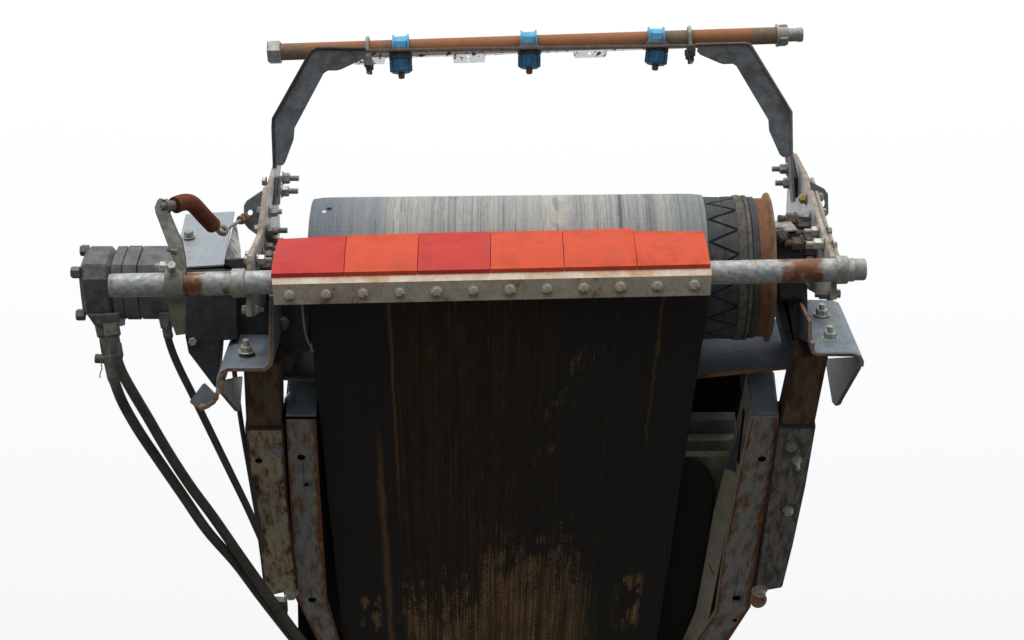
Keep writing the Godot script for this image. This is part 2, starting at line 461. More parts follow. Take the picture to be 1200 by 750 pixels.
	mat("brown_rubber", steel_tex(101, 256, 256, Color(0.38, 0.2, 0.15), Color(0.45, 0.25, 0.18), Color(0.6, 0.46, 0.37), Color(0.33, 0.18, 0.14), 0.4, 0.0, Color(0.28, 0.17, 0.13), 0.3), 0.8, 0.0, 5.0, 0.08, 0.1)
	mat("hose", steel_tex(102, 256, 256, Color(0.29, 0.285, 0.275), Color(0.37, 0.36, 0.34), Color(0.38, 0.36, 0.32), Color(0.2, 0.2, 0.2), 0.3, 0.0, Color(0.2, 0.19, 0.18), 0.3), 0.75, 0.0, 5.0, 0.08, 0.1)
	mat("fitting", steel_tex(103, 256, 256, Color(0.38, 0.38, 0.36), Color(0.48, 0.48, 0.45), Color(0.36, 0.31, 0.26), rust_dark, 0.35), 0.55, 0.25, 6.0, 0.03)
	mat("lagging", steel_tex(104, 512, 512, Color(0.25, 0.265, 0.28), Color(0.33, 0.345, 0.36), Color(0.42, 0.42, 0.41), Color(0.34, 0.34, 0.34), 0.3, 0.0, Color(0.22, 0.23, 0.25), 0.36), 0.7, 0.0, 2.5, 0.04, 0.1)
	mat("lagging_dust", steel_tex(105, 512, 512, Color(0.36, 0.355, 0.34), Color(0.56, 0.54, 0.5), Color(0.26, 0.26, 0.26), Color(0.3, 0.29, 0.28), 0.45), 0.9, 0.0, 3.0, 0.3, 0.12)
	mat("orange_rust", steel_tex(106, 512, 512, Color(0.46, 0.33, 0.25), Color(0.55, 0.41, 0.31), Color(0.42, 0.27, 0.19), Color(0.33, 0.23, 0.18), 0.4, 0.0, Color(0.4, 0.28, 0.22), 0.3), 0.85, 0.0, 3.0, 0.06, 0.1)
	mat("frost", steel_tex(107, 256, 256, Color(0.86, 0.87, 0.88), Color(0.93, 0.93, 0.93), Color(0.12, 0.12, 0.13), Color(0.3, 0.3, 0.3), 0.42), 0.7, 0.0, 5.0, 0.0)
	# thin film with dark specks, made see-through to imitate bright bloom
	var sp := layer(150, 0.05, 256, 256, 0, 4); var sq := layer(151, 0.02, 256, 256, 0, 3)
	var rgba := PackedByteArray(); rgba.resize(256 * 256 * 4)
	for i in 256 * 256:
		var k := smoothstep(0.6, 0.7, sp[i] / 255.0 * 0.65 + sq[i] / 255.0 * 0.35)
		var shade := int(lerpf(225, 40, k))
		rgba[i * 4] = shade; rgba[i * 4 + 1] = shade; rgba[i * 4 + 2] = shade; rgba[i * 4 + 3] = int(lerpf(85, 235, k))
	var bloom_film := StandardMaterial3D.new()
	bloom_film.resource_name = "bloom_film"
	bloom_film.albedo_texture = ImageTexture.create_from_image(Image.create_from_data(256, 256, false, Image.FORMAT_RGBA8, rgba))
	bloom_film.transparency = BaseMaterial3D.TRANSPARENCY_ALPHA
	bloom_film.roughness = 0.3
	bloom_film.uv1_triplanar = true; bloom_film.uv1_scale = Vector3.ONE * 5.0
	mats.bloom_film = bloom_film
	mats.frost.backlight = Color(0.9, 0.9, 0.9)
	for k in 2:
		var c: Color = [Color(0.73, 0.24, 0.225), Color(0.78, 0.31, 0.215)][k]
		var m := mat(["blade_red", "blade_orange"][k], steel_tex(110 + k, 512, 512, c, c * 1.03, c.lerp(Color(0.62, 0.42, 0.36), 0.35), c * 0.88, 0.36, 0.0, c * 0.82, 0.33), 0.62, 0.0, 2.0, 0.015, 0.15)
		m.metallic_specular = 0.25
	mat("hose_clamp_blue", steel_tex(134, 256, 256, Color(0.3, 0.66, 0.86), Color(0.38, 0.74, 0.9), Color(0.6, 0.72, 0.76), Color(0.45, 0.55, 0.58), 0.36, 0.0, Color(0.2, 0.42, 0.55), 0.3), 0.45, 0.0, 6.0, 0.0)
	mat("nozzle_blue", steel_tex(113, 256, 256, Color(0.17, 0.38, 0.52), Color(0.22, 0.46, 0.6), Color(0.24, 0.32, 0.38), Color(0.2, 0.25, 0.3), 0.3), 0.5, 0.0, 6.0, 0.0)
	mat("nozzle_dark", steel_tex(114, 256, 256, Color(0.2, 0.24, 0.28), Color(0.27, 0.3, 0.33), Color(0.34, 0.26, 0.22), Color(0.25, 0.2, 0.18), 0.36), 0.6, 0.0, 6.0, 0.0)
	plain("copper_tip", Color(0.45, 0.28, 0.2), 0.5, 0.2)
	plain("black_rubber", Color(0.17, 0.17, 0.17), 0.8)
	plain("brass", Color(0.62, 0.55, 0.38), 0.4, 0.4)
	mat("clamp_grey", steel_tex(131, 256, 256, Color(0.46, 0.46, 0.42), Color(0.53, 0.53, 0.48), rust, rust_dark, 0.25, 0.0, Color(0.3, 0.3, 0.27), 0.3), 0.6, 0.1, 4.0, 0.04)
	mat("cover_top", steel_tex(132, 512, 512, Color(0.55, 0.59, 0.63), Color(0.61, 0.65, 0.68), Color(0.58, 0.47, 0.38), Color(0.5, 0.4, 0.33), 0.28, 0.0, Color(0.48, 0.5, 0.52), 0.25), 0.5, 0.1, 2.0, 0.03)
	mat("dark_nut", steel_tex(133, 256, 256, Color(0.28, 0.27, 0.27), Color(0.36, 0.35, 0.34), Color(0.34, 0.27, 0.22), rust_dark, 0.35), 0.6, 0.2, 8.0, 0.0)
	mat("rust_dark", steel_tex(140, 512, 512, Color(0.24, 0.21, 0.19), Color(0.29, 0.25, 0.22), rust, rust_dark, 0.35), 0.85, 0.0, 3.0, 0.08)
	mat("night_steel", steel_tex(141, 512, 512, Color(0.27, 0.3, 0.34), Color(0.33, 0.36, 0.4), Color(0.26, 0.22, 0.2), rust_dark, 0.25, 0.0, Color(0.2, 0.2, 0.21), 0.3), 0.55, 0.05, 2.0, 0.04)
	mats.night_steel.metallic_specular = 0.2; mats.night_steel.roughness = 0.8
	mat("zinc", steel_tex(142, 512, 512, Color(0.68, 0.7, 0.71), Color(0.78, 0.79, 0.8), Color(0.6, 0.55, 0.5), Color(0.5, 0.42, 0.36), 0.25, 0.0, Color(0.55, 0.55, 0.55), 0.28), 0.5, 0.2, 2.0, 0.03)
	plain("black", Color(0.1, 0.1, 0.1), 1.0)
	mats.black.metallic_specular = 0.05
	mats.black_rubber.metallic_specular = 0.15
	mat("scraper_pipe", pipe_tex(120, Color(0.53, 0.56, 0.58), Color(0.72, 0.73, 0.72), Color(0.5, 0.29, 0.18), Color(0.4, 0.29, 0.22), [[0.0, 0.006, 0.4], [0.098, 0.128, 0.42], [0.152, 0.163, 0.3], [0.9, 0.958, 0.38]], 0.24), 0.5, 0.2, 1, 0.0, 0.05, false)
	mat("spray_pipe", pipe_tex(121, Color(0.46, 0.42, 0.37), Color(0.55, 0.48, 0.4), Color(0.68, 0.48, 0.35), Color(0.52, 0.35, 0.26), [[0.05, 0.21, 0.35], [0.22, 0.77, 0.5], [0.83, 0.945, 0.5], [0.0, 1.0, 0.05]], 0.3), 0.75, 0.05, 1, 0.0, 0.05, false)
	mat("yard", steel_tex(130, 512, 512, Color(0.34, 0.335, 0.32), Color(0.39, 0.38, 0.36), Color(0.33, 0.32, 0.3), Color(0.3, 0.29, 0.28), 0.4), 0.95, 0.0, 0.3, 0.0)

func _ready() -> void:
	rng.seed = 5
	var cam := Camera3D.new()
	cam.name = "camera"
	cam.fov = 18.52
	cam.near = 0.05; cam.far = 4000
	add_child(cam)
	cam.transform = Transform3D(tilt, tilt * Vector3(0, 0, 5) + Vector3(0, HEIGHT, 0))
	cam.current = true
	var we := WorldEnvironment.new()
	we.name = "environment"
	var env := Environment.new()
	var sm := ProceduralSkyMaterial.new()
	# a closed cloud cover: brighter overhead than towards the horizon
	sm.sky_top_color = Color(0.935, 0.94, 0.945)
	sm.sky_horizon_color = Color(0.776, 0.781, 0.788)
	sm.sky_curve = 1.0
	sm.sky_energy_multiplier = 1.1
	sm.ground_bottom_color = Color(0.3, 0.29, 0.28)
	sm.ground_horizon_color = Color(0.6, 0.6, 0.6)
	sm.sun_angle_max = 1.0
	var sky := Sky.new()
	sky.sky_material = sm
	env.background_mode = Environment.BG_SKY
	env.sky = sky
	env.tonemap_mode = Environment.TONE_MAPPER_LINEAR
	env.tonemap_exposure = 1.25
	env.sdfgi_enabled = true; env.ssao_enabled = true; env.ssil_enabled = true
	we.environment = env
	add_child(we)
	var sun := DirectionalLight3D.new()
	sun.name = "sun"
	sun.light_energy = 0.5
	sun.light_color = Color(1.0, 0.98, 0.95)
	sun.light_angular_distance = 35
	sun.shadow_enabled = true
	sun.rotation_degrees = Vector3(-62, -18, 0)
	add_child(sun)

	make_materials()
	build_ground()
	build_frame()
	build_drum()
	build_belt()
	build_side_plates()
	build_scraper()
	build_spring()
	build_motor_cover()
	build_motor()
	build_hoses()
	build_spray_bar()

func build_ground() -> void:
	var g := MeshInstance3D.new()
	g.name = "ground"
	var pm := PlaneMesh.new()
	pm.size = Vector2(3000, 3000)
	g.mesh = pm
	pm.material = mats.yard
	add_child(g)
	tag(g, "grey gravel yard lying far below the conveyor", "", "", "structure")

# ------------------------------------------------------------------ conveyor frame
func strip_uv(st: SurfaceTool, l: Array, r: Array, k0 := 0.0) -> void:
	var s := k0
	for i in l.size() - 1:
		var s1: float = s + (l[i + 1] - l[i]).length() * 1.6
		quad(st, l[i + 1], r[i + 1], r[i], l[i], Vector2(0, s1), Vector2(1, s1), Vector2(1, s), Vector2(0, s))
		s = s1

# a beam whose lower face is the strip between two edge lines; it is deep along OFF_BELT
func beam(called: String, l: Array, r: Array, deep: float, face: Material, other: Material, parent: Node, holes := []) -> MeshInstance3D:
	var cap := ns(); var rest := ns()
	var rr := r.duplicate(); rr.reverse()
	var outline: Array = l + rr
	prism(rest, outline, OFF_BELT * deep, 0.003, null, holes)
	# the lower face carries the long rust streaks: a skin just proud of the core, inside its chamfer
	var li := []; var ri := []
	for i in l.size():
		var across: Vector3 = (r[i] - l[i]).normalized() * 0.004
		var out := -OFF_BELT * 0.0006
		li.append(l[i] + across + out); ri.append(r[i] - across + out)
	li[0] -= UP_SLOPE * 0.004; ri[0] -= UP_SLOPE * 0.004
	strip_uv(cap, li, ri)
	return part(called, [rest, cap], [other, face], parent)

func disc_hole(parent: Node, at: Vector3, r: float) -> void:
	var st := ns()  # black ring and disc laid on the face, painted dark of a hole
	lathe(st, at, -OFF_BELT, [[-0.002, r * 1.25], [0.0012, r * 1.18], [0.0012, r], [-0.0005, r * 0.96], [-0.0005, 0]], 16)
	part("dark_hole_disc", [st], [mats.black], parent)

func build_frame() -> void:
	var f := thing("conveyor_chassis", Vector3(0.07, -0.3, -0.3), "rusty steel conveyor frame of paired side rails and bent brackets carrying the drum", "conveyor frame")
	# left side
	var a := beam("outer_rail", [Vector3(-0.6786, -0.1077, 0.0455), Vector3(-0.7005, -0.2973, -0.1805)], [Vector3(-0.5816, -0.1077, 0.0455), Vector3(-0.6059, -0.2973, -0.1805)], 0.06, mats.rail_rust, mats.rust_dark, f, [])
	var b := beam("rail_sleeve", [Vector3(-0.7007, -0.2866, -0.149), Vector3(-0.7151, -0.5057, -0.4102), Vector3(-0.7213, -0.6846, -0.6234), Vector3(-0.7285, -0.8139, -0.7774)], [Vector3(-0.6, -0.2866, -0.149), Vector3(-0.6186, -0.5057, -0.4102), Vector3(-0.6235, -0.6846, -0.6234), Vector3(-0.627, -0.7868, -0.7452)], 0.09, mats.rail_pale, mats.rust_dark, f)
	disc_hole(b, Vector3(-0.6785, -0.3769, -0.2544), 0.008)
	bolt(b, Vector3(-0.6257, -0.3423, -0.2139), -OFF_BELT, 0.014, 0.012, 0.0, mats.bolt)
	bolt(b, Vector3(-0.6484, -0.7986, -0.7576), -OFF_BELT, 0.017, 0.016, 0.0, mats.bright_bolt)
	var c := beam("inner_rail", [Vector3(-0.5958, -0.2566, -0.132), Vector3(-0.6151, -0.4813, -0.3997), Vector3(-0.6434, -0.8201, -0.8035), Vector3(-0.6059, -0.9477, -0.9556), Vector3(-0.5614, -1.1094, -1.1483)], [Vector3(-0.5087, -0.2566, -0.132), Vector3(-0.5235, -0.4813, -0.3997), Vector3(-0.5425, -0.8201, -0.8035), Vector3(-0.5228, -0.9702, -0.9824), Vector3(-0.5026, -1.1094, -1.1483)], 0.15, mats.rail_grey, mats.black, f)  # side faces blackened to stand in for the shade of the gap
	disc_hole(c, Vector3(-0.5652, -0.3684, -0.2629), 0.009)
	disc_hole(c, Vector3(-0.5616, -0.4498, -0.3598), 0.005)
	disc_hole(c, Vector3(-0.5913, -0.8288, -0.8115), 0.010)
	var st := ns()
	prism(st, [Vector3(-0.5912, -0.2532, -0.131), Vector3(-0.512, -0.2532, -0.131), Vector3(-0.512, -0.2532, -0.131) + OFF_BELT * 0.146, Vector3(-0.5912, -0.2532, -0.131) + OFF_BELT * 0.146], UP_SLOPE * 0.008)
	part("rail_cap", [st], [mats.blue_steel], f)
	st = ns()
	prism(st, [Vector3(-0.6846, -0.8333, -0.897), Vector3(-0.5988, -0.213, -0.1579), Vector3(-0.5828, -0.1943, -0.1355), Vector3(-0.5783, -0.1943, -0.1355), Vector3(-0.6641, -0.8333, -0.897)], OFF_BELT * 0.012)
	part("rail_web", [st], [mats.galvanised], f)
	st = ns()
	prism(st, [Vector3(-0.7207, -0.8434, -0.8779), Vector3(-0.6751, -0.8464, -0.8816), Vector3(-0.6785, -0.89, -0.9335), Vector3(-0.7163, -0.8838, -0.9261)], OFF_BELT * 0.02)
	lathe(st, Vector3(-0.6956, -0.865, -0.9037), -OFF_BELT, [[0, 0.012], [0.01, 0.012], [0.01, 0.006], [0.002, 0.006], [0.002, 0]], 16)
	part("pivot_lug", [st], [mats.fitting], f)
	# right side
	a = beam("outer_rail", [Vector3(0.7111, -0.0967, 0.0586), Vector3(0.702, -0.2925, -0.1747)], [Vector3(0.7958, -0.0792, 0.0795), Vector3(0.7942, -0.2925, -0.1747)], 0.06, mats.rail_rust, mats.rust_dark, f)
	b = beam("rail_sleeve", [Vector3(0.6977, -0.2818, -0.1433), Vector3(0.7022, -0.4534, -0.3479), Vector3(0.7075, -0.6421, -0.5727), Vector3(0.7112, -0.7988, -0.7595)], [Vector3(0.7961, -0.2818, -0.1433), Vector3(0.7999, -0.4534, -0.3479), Vector3(0.7971, -0.6421, -0.5727), Vector3(0.7909, -0.7809, -0.7381)], 0.09, mats.rail_dark, mats.black_steel, f)
	bolt(b, Vector3(0.7623, -0.372, -0.2493), -OFF_BELT, 0.011, 0.012, 0.02, mats.bright_bolt)
	bolt(b, Vector3(0.74, -0.3349, -0.2051), -OFF_BELT, 0.013, 0.008, 0.0, mats.bolt)
	bolt(b, Vector3(0.765, -0.5242, -0.4306), -OFF_BELT, 0.012, 0.014, 0.0, mats.bright_bolt)
	bolt(b, Vector3(0.7246, -0.7896, -0.7469), -OFF_BELT, 0.018, 0.016, 0.0, mats.bright_bolt)
	st = ns()
	lathe(st, Vector3(0.7447, -0.8452, -0.9268), Vector3(0.15, -0.2, 1), [[-0.05, 0.0], [-0.05, 0.026], [0.0, 0.026], [0.004, 0.022], [0.004, 0.016], [0.0, 0.014], [0.0, 0]], 22)
	part("pivot_pin", [st], [mats.rust_edge], f)
	c = beam("inner_rail", [Vector3(0.6244, -0.2542, -0.1292), Vector3(0.6145, -0.4089, -0.3135), Vector3(0.6056, -0.7016, -0.6624), Vector3(0.6073, -0.8753, -0.8693), Vector3(0.5599, -0.9766, -0.9901), Vector3(0.5079, -1.1094, -1.1483)], [Vector3(0.6976, -0.2519, -0.1263), Vector3(0.7113, -0.3786, -0.2774), Vector3(0.705, -0.5944, -0.5345), Vector3(0.7118, -0.8567, -0.8472), Vector3(0.6641, -0.9766, -0.9901), Vector3(0.6148, -1.1094, -1.1483)], 0.15, mats.rail_grey, mats.wall_beige, f)
	disc_hole(c, Vector3(0.6712, -0.3734, -0.2688), 0.009)
	disc_hole(c, Vector3(0.6637, -0.8227, -0.8043), 0.010)
	disc_hole(c, Vector3(0.6695, -0.9029, -0.8999), 0.006)
	st = ns()
	prism(st, [Vector3(0.6288, -0.2508, -0.1282), Vector3(0.693, -0.2485, -0.1254), Vector3(0.693, -0.2485, -0.1254) + OFF_BELT * 0.146, Vector3(0.6288, -0.2508, -0.1282) + OFF_BELT * 0.146], UP_SLOPE * 0.008)
	part("rail_cap", [st], [mats.blue_steel], f)
	# what shows between the belt and the right rail
	st = ns()
	prism(st, [Vector3(0.6444, -0.3791, -0.4491), Vector3(0.6448, -0.6674, -0.7927), Vector3(0.6377, -0.978, -1.1629), Vector3(0.583, -1.1137, -1.3245), Vector3(0.4675, -1.1137, -1.3245), Vector3(0.4501, -0.3791, -0.4491)], OFF_BELT * 0.02, 0.0015, null, [[Vector3(0.6112, -0.7627, -0.9062), 0.012, 5.5]])
	part("side_wall", [st], [mats.wall_beige], f)
	st = ns()
	prism(st, [Vector3(0.6423, -0.1475, -0.2198), Vector3(0.6292, -0.2584, -0.1684), Vector3(0.6199, -0.4241, -0.3596), Vector3(0.5872, -0.4181, -0.4022), Vector3(0.5882, -0.2632, -0.2643), Vector3(0.6093, -0.1489, -0.2681)], Vector3(-0.004, 0, -0.01), 0.0015)
	part("rail_side", [st], [mats.night_steel], f)
	st = ns()
	prism(st, [Vector3(0.6065, -0.2305, -0.1476), Vector3(0.6117, -0.242, -0.1535), Vector3(0.6137, -0.3922, -0.306), Vector3(0.6081, -0.3801, -0.2978)], Vector3(-0.001, 0, -0.004), 0.0004)
	part("slot_shade", [st], [mats.black], f)  # solid black strip, imitates the dark inside an open slot
	st = ns()
	prism(st, [Vector3(0.6199, -0.4218, -0.36), Vector3(0.6162, -0.5514, -0.5145), Vector3(0.612, -0.7062, -0.6989), Vector3(0.6102, -0.8935, -0.9221), Vector3(0.5643, -0.9895, -1.0365), Vector3(0.5316, -1.0021, -1.1138), Vector3(0.5753, -0.8733, -0.9603), Vector3(0.5772, -0.7152, -0.7719), Vector3(0.5738, -0.5448, -0.5688), Vector3(0.5831, -0.4162, -0.4077)], OFF_BELT * 0.008, 0.0012, null, [[Vector3(0.6003, -0.7229, -0.753), 0.004, 6.0]])
	part("rail_lining", [st], [mats.wall_beige], f)
	st = ns()
	prism(st, [Vector3(0.4656, -0.3367, -0.4919), Vector3(0.6252, -0.3341, -0.4888), Vector3(0.63, -0.4046, -0.5729), Vector3(0.4725, -0.4046, -0.5729)], OFF_BELT * 0.06, 0.004)
	part("cross_beam", [st], [mats.wall_beige], f)
	st = ns()
	prism(st, [Vector3(0.4504, -0.2774, -0.4523), Vector3(0.6211, -0.2774, -0.4523), Vector3(0.6277, -0.3258, -0.5101), Vector3(0.4552, -0.3258, -0.5101)], OFF_BELT * 0.03, 0.003)
	part("cross_angle", [st], [mats.dark_paint], f)
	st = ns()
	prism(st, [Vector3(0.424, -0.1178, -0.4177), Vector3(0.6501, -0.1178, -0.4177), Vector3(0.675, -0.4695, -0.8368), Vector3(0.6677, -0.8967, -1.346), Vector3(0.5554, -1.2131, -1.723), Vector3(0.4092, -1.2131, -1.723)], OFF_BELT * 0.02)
	part("dark_backing", [st], [mats.black], f)  # added black sheet, fills the gap by the right rail with painted shade
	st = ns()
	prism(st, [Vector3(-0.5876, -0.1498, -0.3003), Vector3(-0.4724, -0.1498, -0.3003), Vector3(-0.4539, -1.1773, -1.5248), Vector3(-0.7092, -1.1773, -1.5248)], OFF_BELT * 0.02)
	part("dark_backing", [st], [mats.black], f)  # added black sheet behind the left gap, shade as plain colour
	st = ns()
	prism(st, [Vector3(0.3876, -0.3923, -0.4026), Vector3(0.4889, -0.3948, -0.4056), Vector3(0.5229, -0.4052, -0.4179), Vector3(0.5496, -0.4312, -0.4489), Vector3(0.5663, -0.4708, -0.4961), Vector3(0.577, -0.6591, -0.7206), Vector3(0.5728, -0.8386, -0.9344), Vector3(0.5539, -0.9987, -1.1253), Vector3(0.5467, -1.1344, -1.287), Vector3(0.369, -1.1344, -1.287)], OFF_BELT * 0.02, 0.004)
	part("skirt_rubber", [st], [mats.black_rubber], f)
	# plates that cross under the drum
	for side in 2:
		var cp := ns(); var sd := ns()
		if side: prism(cp, [Vector3(0.4452, -0.1469, -0.12), Vector3(0.581, -0.1353, -0.1), Vector3(0.7429, -0.1146, -0.07), Vector3(0.7429, -0.1146, -0.07) + SHELF * 0.32, Vector3(0.4452, -0.1469, -0.12) + SHELF * 0.32], Vector3(0, -0.011, -0.004), 0.001, sd)
		else: prism(cp, [Vector3(-0.6053, -0.1463, -0.1), Vector3(-0.5943, -0.1574, -0.1), Vector3(-0.4452, -0.1581, -0.12), Vector3(-0.4452, -0.1581, -0.12) + SHELF * 0.32, Vector3(-0.6053, -0.1463, -0.1) + SHELF * 0.32], Vector3(0, -0.008, -0.003), 0.001, sd)
		part("cross_plate", [cp, sd], [mats.night_steel, mats.rust_edge], f)
	# gussets beside the drum
	st = ns()
	prism(st, [Vector3(0.6696, 0.0652, 0), Vector3(0.687, 0.0652, 0), Vector3(0.7334, -0.1091, -0.02), Vector3(0.7181, -0.1135, -0.02)], Vector3(0.0, 0.05, -0.2))
	part("gusset", [st], [mats.night_steel], f)
	st = ns()
	prism(st, [Vector3(0.695, 0.0758, 0.02), Vector3(0.7059, 0.0758, 0.02), Vector3(0.7435, -0.0978, 0), Vector3(0.7304, -0.1065, 0)], Vector3(0.0, 0.05, -0.2))
	part("gusset", [st], [mats.night_steel], f)
	st = ns()
	prism(st, [Vector3(0.7044, 0.0864, 0.03), Vector3(0.7477, 0.0864, 0.03), Vector3(0.755, -0.1085, 0.01), Vector3(0.7377, -0.1085, 0.01)], Vector3(0, 0.05, -0.2))
	part("gusset", [st], [mats.night_steel], f)
	st = ns()
	var path := spline([Vector3(-0.5566, 0.0506, -0.06), Vector3(-0.5654, -0.022, -0.06), Vector3(-0.581, -0.082, -0.1), Vector3(-0.5966, -0.1491, -0.12)], 6)
	ribbon(st, path, 0.035, Vector3(0, 0.05, -0.2))
	part("gusset", [st], [mats.dark_paint], f)
	st = ns()
	prism(st, [Vector3(-0.6106, 0.0801, 0.02), Vector3(-0.5153, 0.0801, 0.02), Vector3(-0.5174, -0.0804, 0), Vector3(-0.613, -0.0978, 0)], Vector3(0, 0.05, -0.15))
	part("drum_guard", [st], [mats.black_steel], f)
	# bent brackets
	bracket_left(f)
	bracket_right(f)

func bracket_left(f: Node3D) -> void:
	var cp := ns(); var sd := ns()
	var path := [Vector3(-0.5885, 0.0605, 0.2), Vector3(-0.5906, -0.0939, 0.2), Vector3(-0.5937, -0.1127, 0.2), Vector3(-0.6073, -0.1242, 0.2), Vector3(-0.697, -0.1242, 0.2), Vector3(-0.7117, -0.1315, 0.2), Vector3(-0.719, -0.1482, 0.2), Vector3(-0.721, -0.1837, 0.2)]
	ribbon(cp, path, 0.0125, SHELF * 0.3, sd, 0.0025)
	var b := part("bent_bracket", [cp, sd], [mats.rust_edge, mats.blue_steel], f)
	bolt(b, Vector3(-0.6609, -0.0786, 0.112), Vector3(0, 0.93, 0.37), 0.0165, 0.014, 0.014, mats.bright_bolt)
	bolt(b, Vector3(-0.5789, -0.0086, 0.05), Vector3(0.3, 0, 1), 0.014, 0.014, 0.01, mats.dull_bolt)
	cp = ns(); sd = ns()
	prism(cp, [Vector3(-0.716, -0.1485, 0.19), Vector3(-0.716, -0.1819, 0.19), Vector3(-0.716, -0.2354, -0.06), Vector3(-0.716, -0.2373, -0.1), Vector3(-0.716, -0.1478, -0.15)], Vector3(0.010, 0, 0), 0.002, sd)
	part("bracket_flange", [cp, sd], [mats.zinc, mats.rust_edge], f)
	cp = ns(); sd = ns()
	prism(cp, [Vector3(-0.7954, -0.1999, 0.16), Vector3(-0.7681, -0.1613, 0.12), Vector3(-0.7596, -0.1613, 0.12), Vector3(-0.7221, -0.1816, 0.2), Vector3(-0.7289, -0.1999, 0.21), Vector3(-0.7477, -0.2145, 0.21), Vector3(-0.768, -0.215, 0.2)], Vector3(0.004, -0.008, -0.006), 0.0015, sd)
	part("bracket_lip", [cp, sd], [mats.night_steel, mats.rust_edge], f)
	cp = ns()
	ribbon(cp, [Vector3(-0.7192, -0.1793, 0.205), Vector3(-0.7268, -0.1999, 0.21), Vector3(-0.7427, -0.2122, 0.215), Vector3(-0.7614, -0.2184, 0.215)], 0.011, Vector3(0, 0.012, -0.03))
	part("bracket_hook", [cp], [mats.rust_edge], f)

func bracket_right(f: Node3D) -> void:
	var cp := ns(); var sd := ns()
	var path := [Vector3(0.7346, -0.0522, 0.2), Vector3(0.7346, -0.0689, 0.2), Vector3(0.7377, -0.0793, 0.2), Vector3(0.7471, -0.0835, 0.2), Vector3(0.8348, -0.0835, 0.2), Vector3(0.8494, -0.0897, 0.2), Vector3(0.8557, -0.1023, 0.2), Vector3(0.8546, -0.1148, 0.2)]
	path.reverse()
	ribbon(cp, path, 0.011, SHELF * 0.36, sd, 0.0025)
	var b := part("bent_bracket", [cp, sd], [mats.rust_edge, mats.blue_steel], f)
	bolt(b, Vector3(0.7912, -0.0467, 0.115), Vector3(0, 0.93, 0.37), 0.0165, 0.016, 0.014, mats.bright_bolt)
	bolt(b, Vector3(0.7926, 0.0131, -0.022), Vector3(0, 0.93, 0.37), 0.0165, 0.014, 0.012, mats.bright_bolt)
	cp = ns(); sd = ns()
	prism(cp, [Vector3(0.8555, -0.0899, 0.19), Vector3(0.8555, -0.1191, 0.195), Vector3(0.8555, -0.2072, -0.07), Vector3(0.8555, -0.2195, -0.1), Vector3(0.8555, -0.2246, -0.14), Vector3(0.8555, -0.2185, -0.18), Vector3(0.8555, -0.1037, -0.3)], Vector3(-0.011, 0, 0), 0.002, sd)
	part("bracket_flange", [cp, sd], [mats.dark_paint, mats.rust_edge], f)
	cp = ns()
	sd = ns()
	prism(cp, [Vector3(0.7345, -0.0563, 0.2), Vector3(0.7345, -0.0021, 0.2), Vector3(0.7345, 0.043, 0.05), Vector3(0.7345, 0.0665, -0.1), Vector3(0.7345, -0.0377, -0.1)], Vector3(-0.01, 0, 0), 0.002, sd)
	part("bracket_web", [cp, sd], [mats.night_steel, mats.rust_edge], f)  # darker steel than the shelf: shade on this face put into its colour

# ------------------------------------------------------------------ drum and belt
const DRUM_Y := 0.128
const DRUM_LEAN := 0.0105
func drum_at(x: float) -> Vector3: return Vector3(x, DRUM_Y + DRUM_LEAN * (x - 0.067), 0)

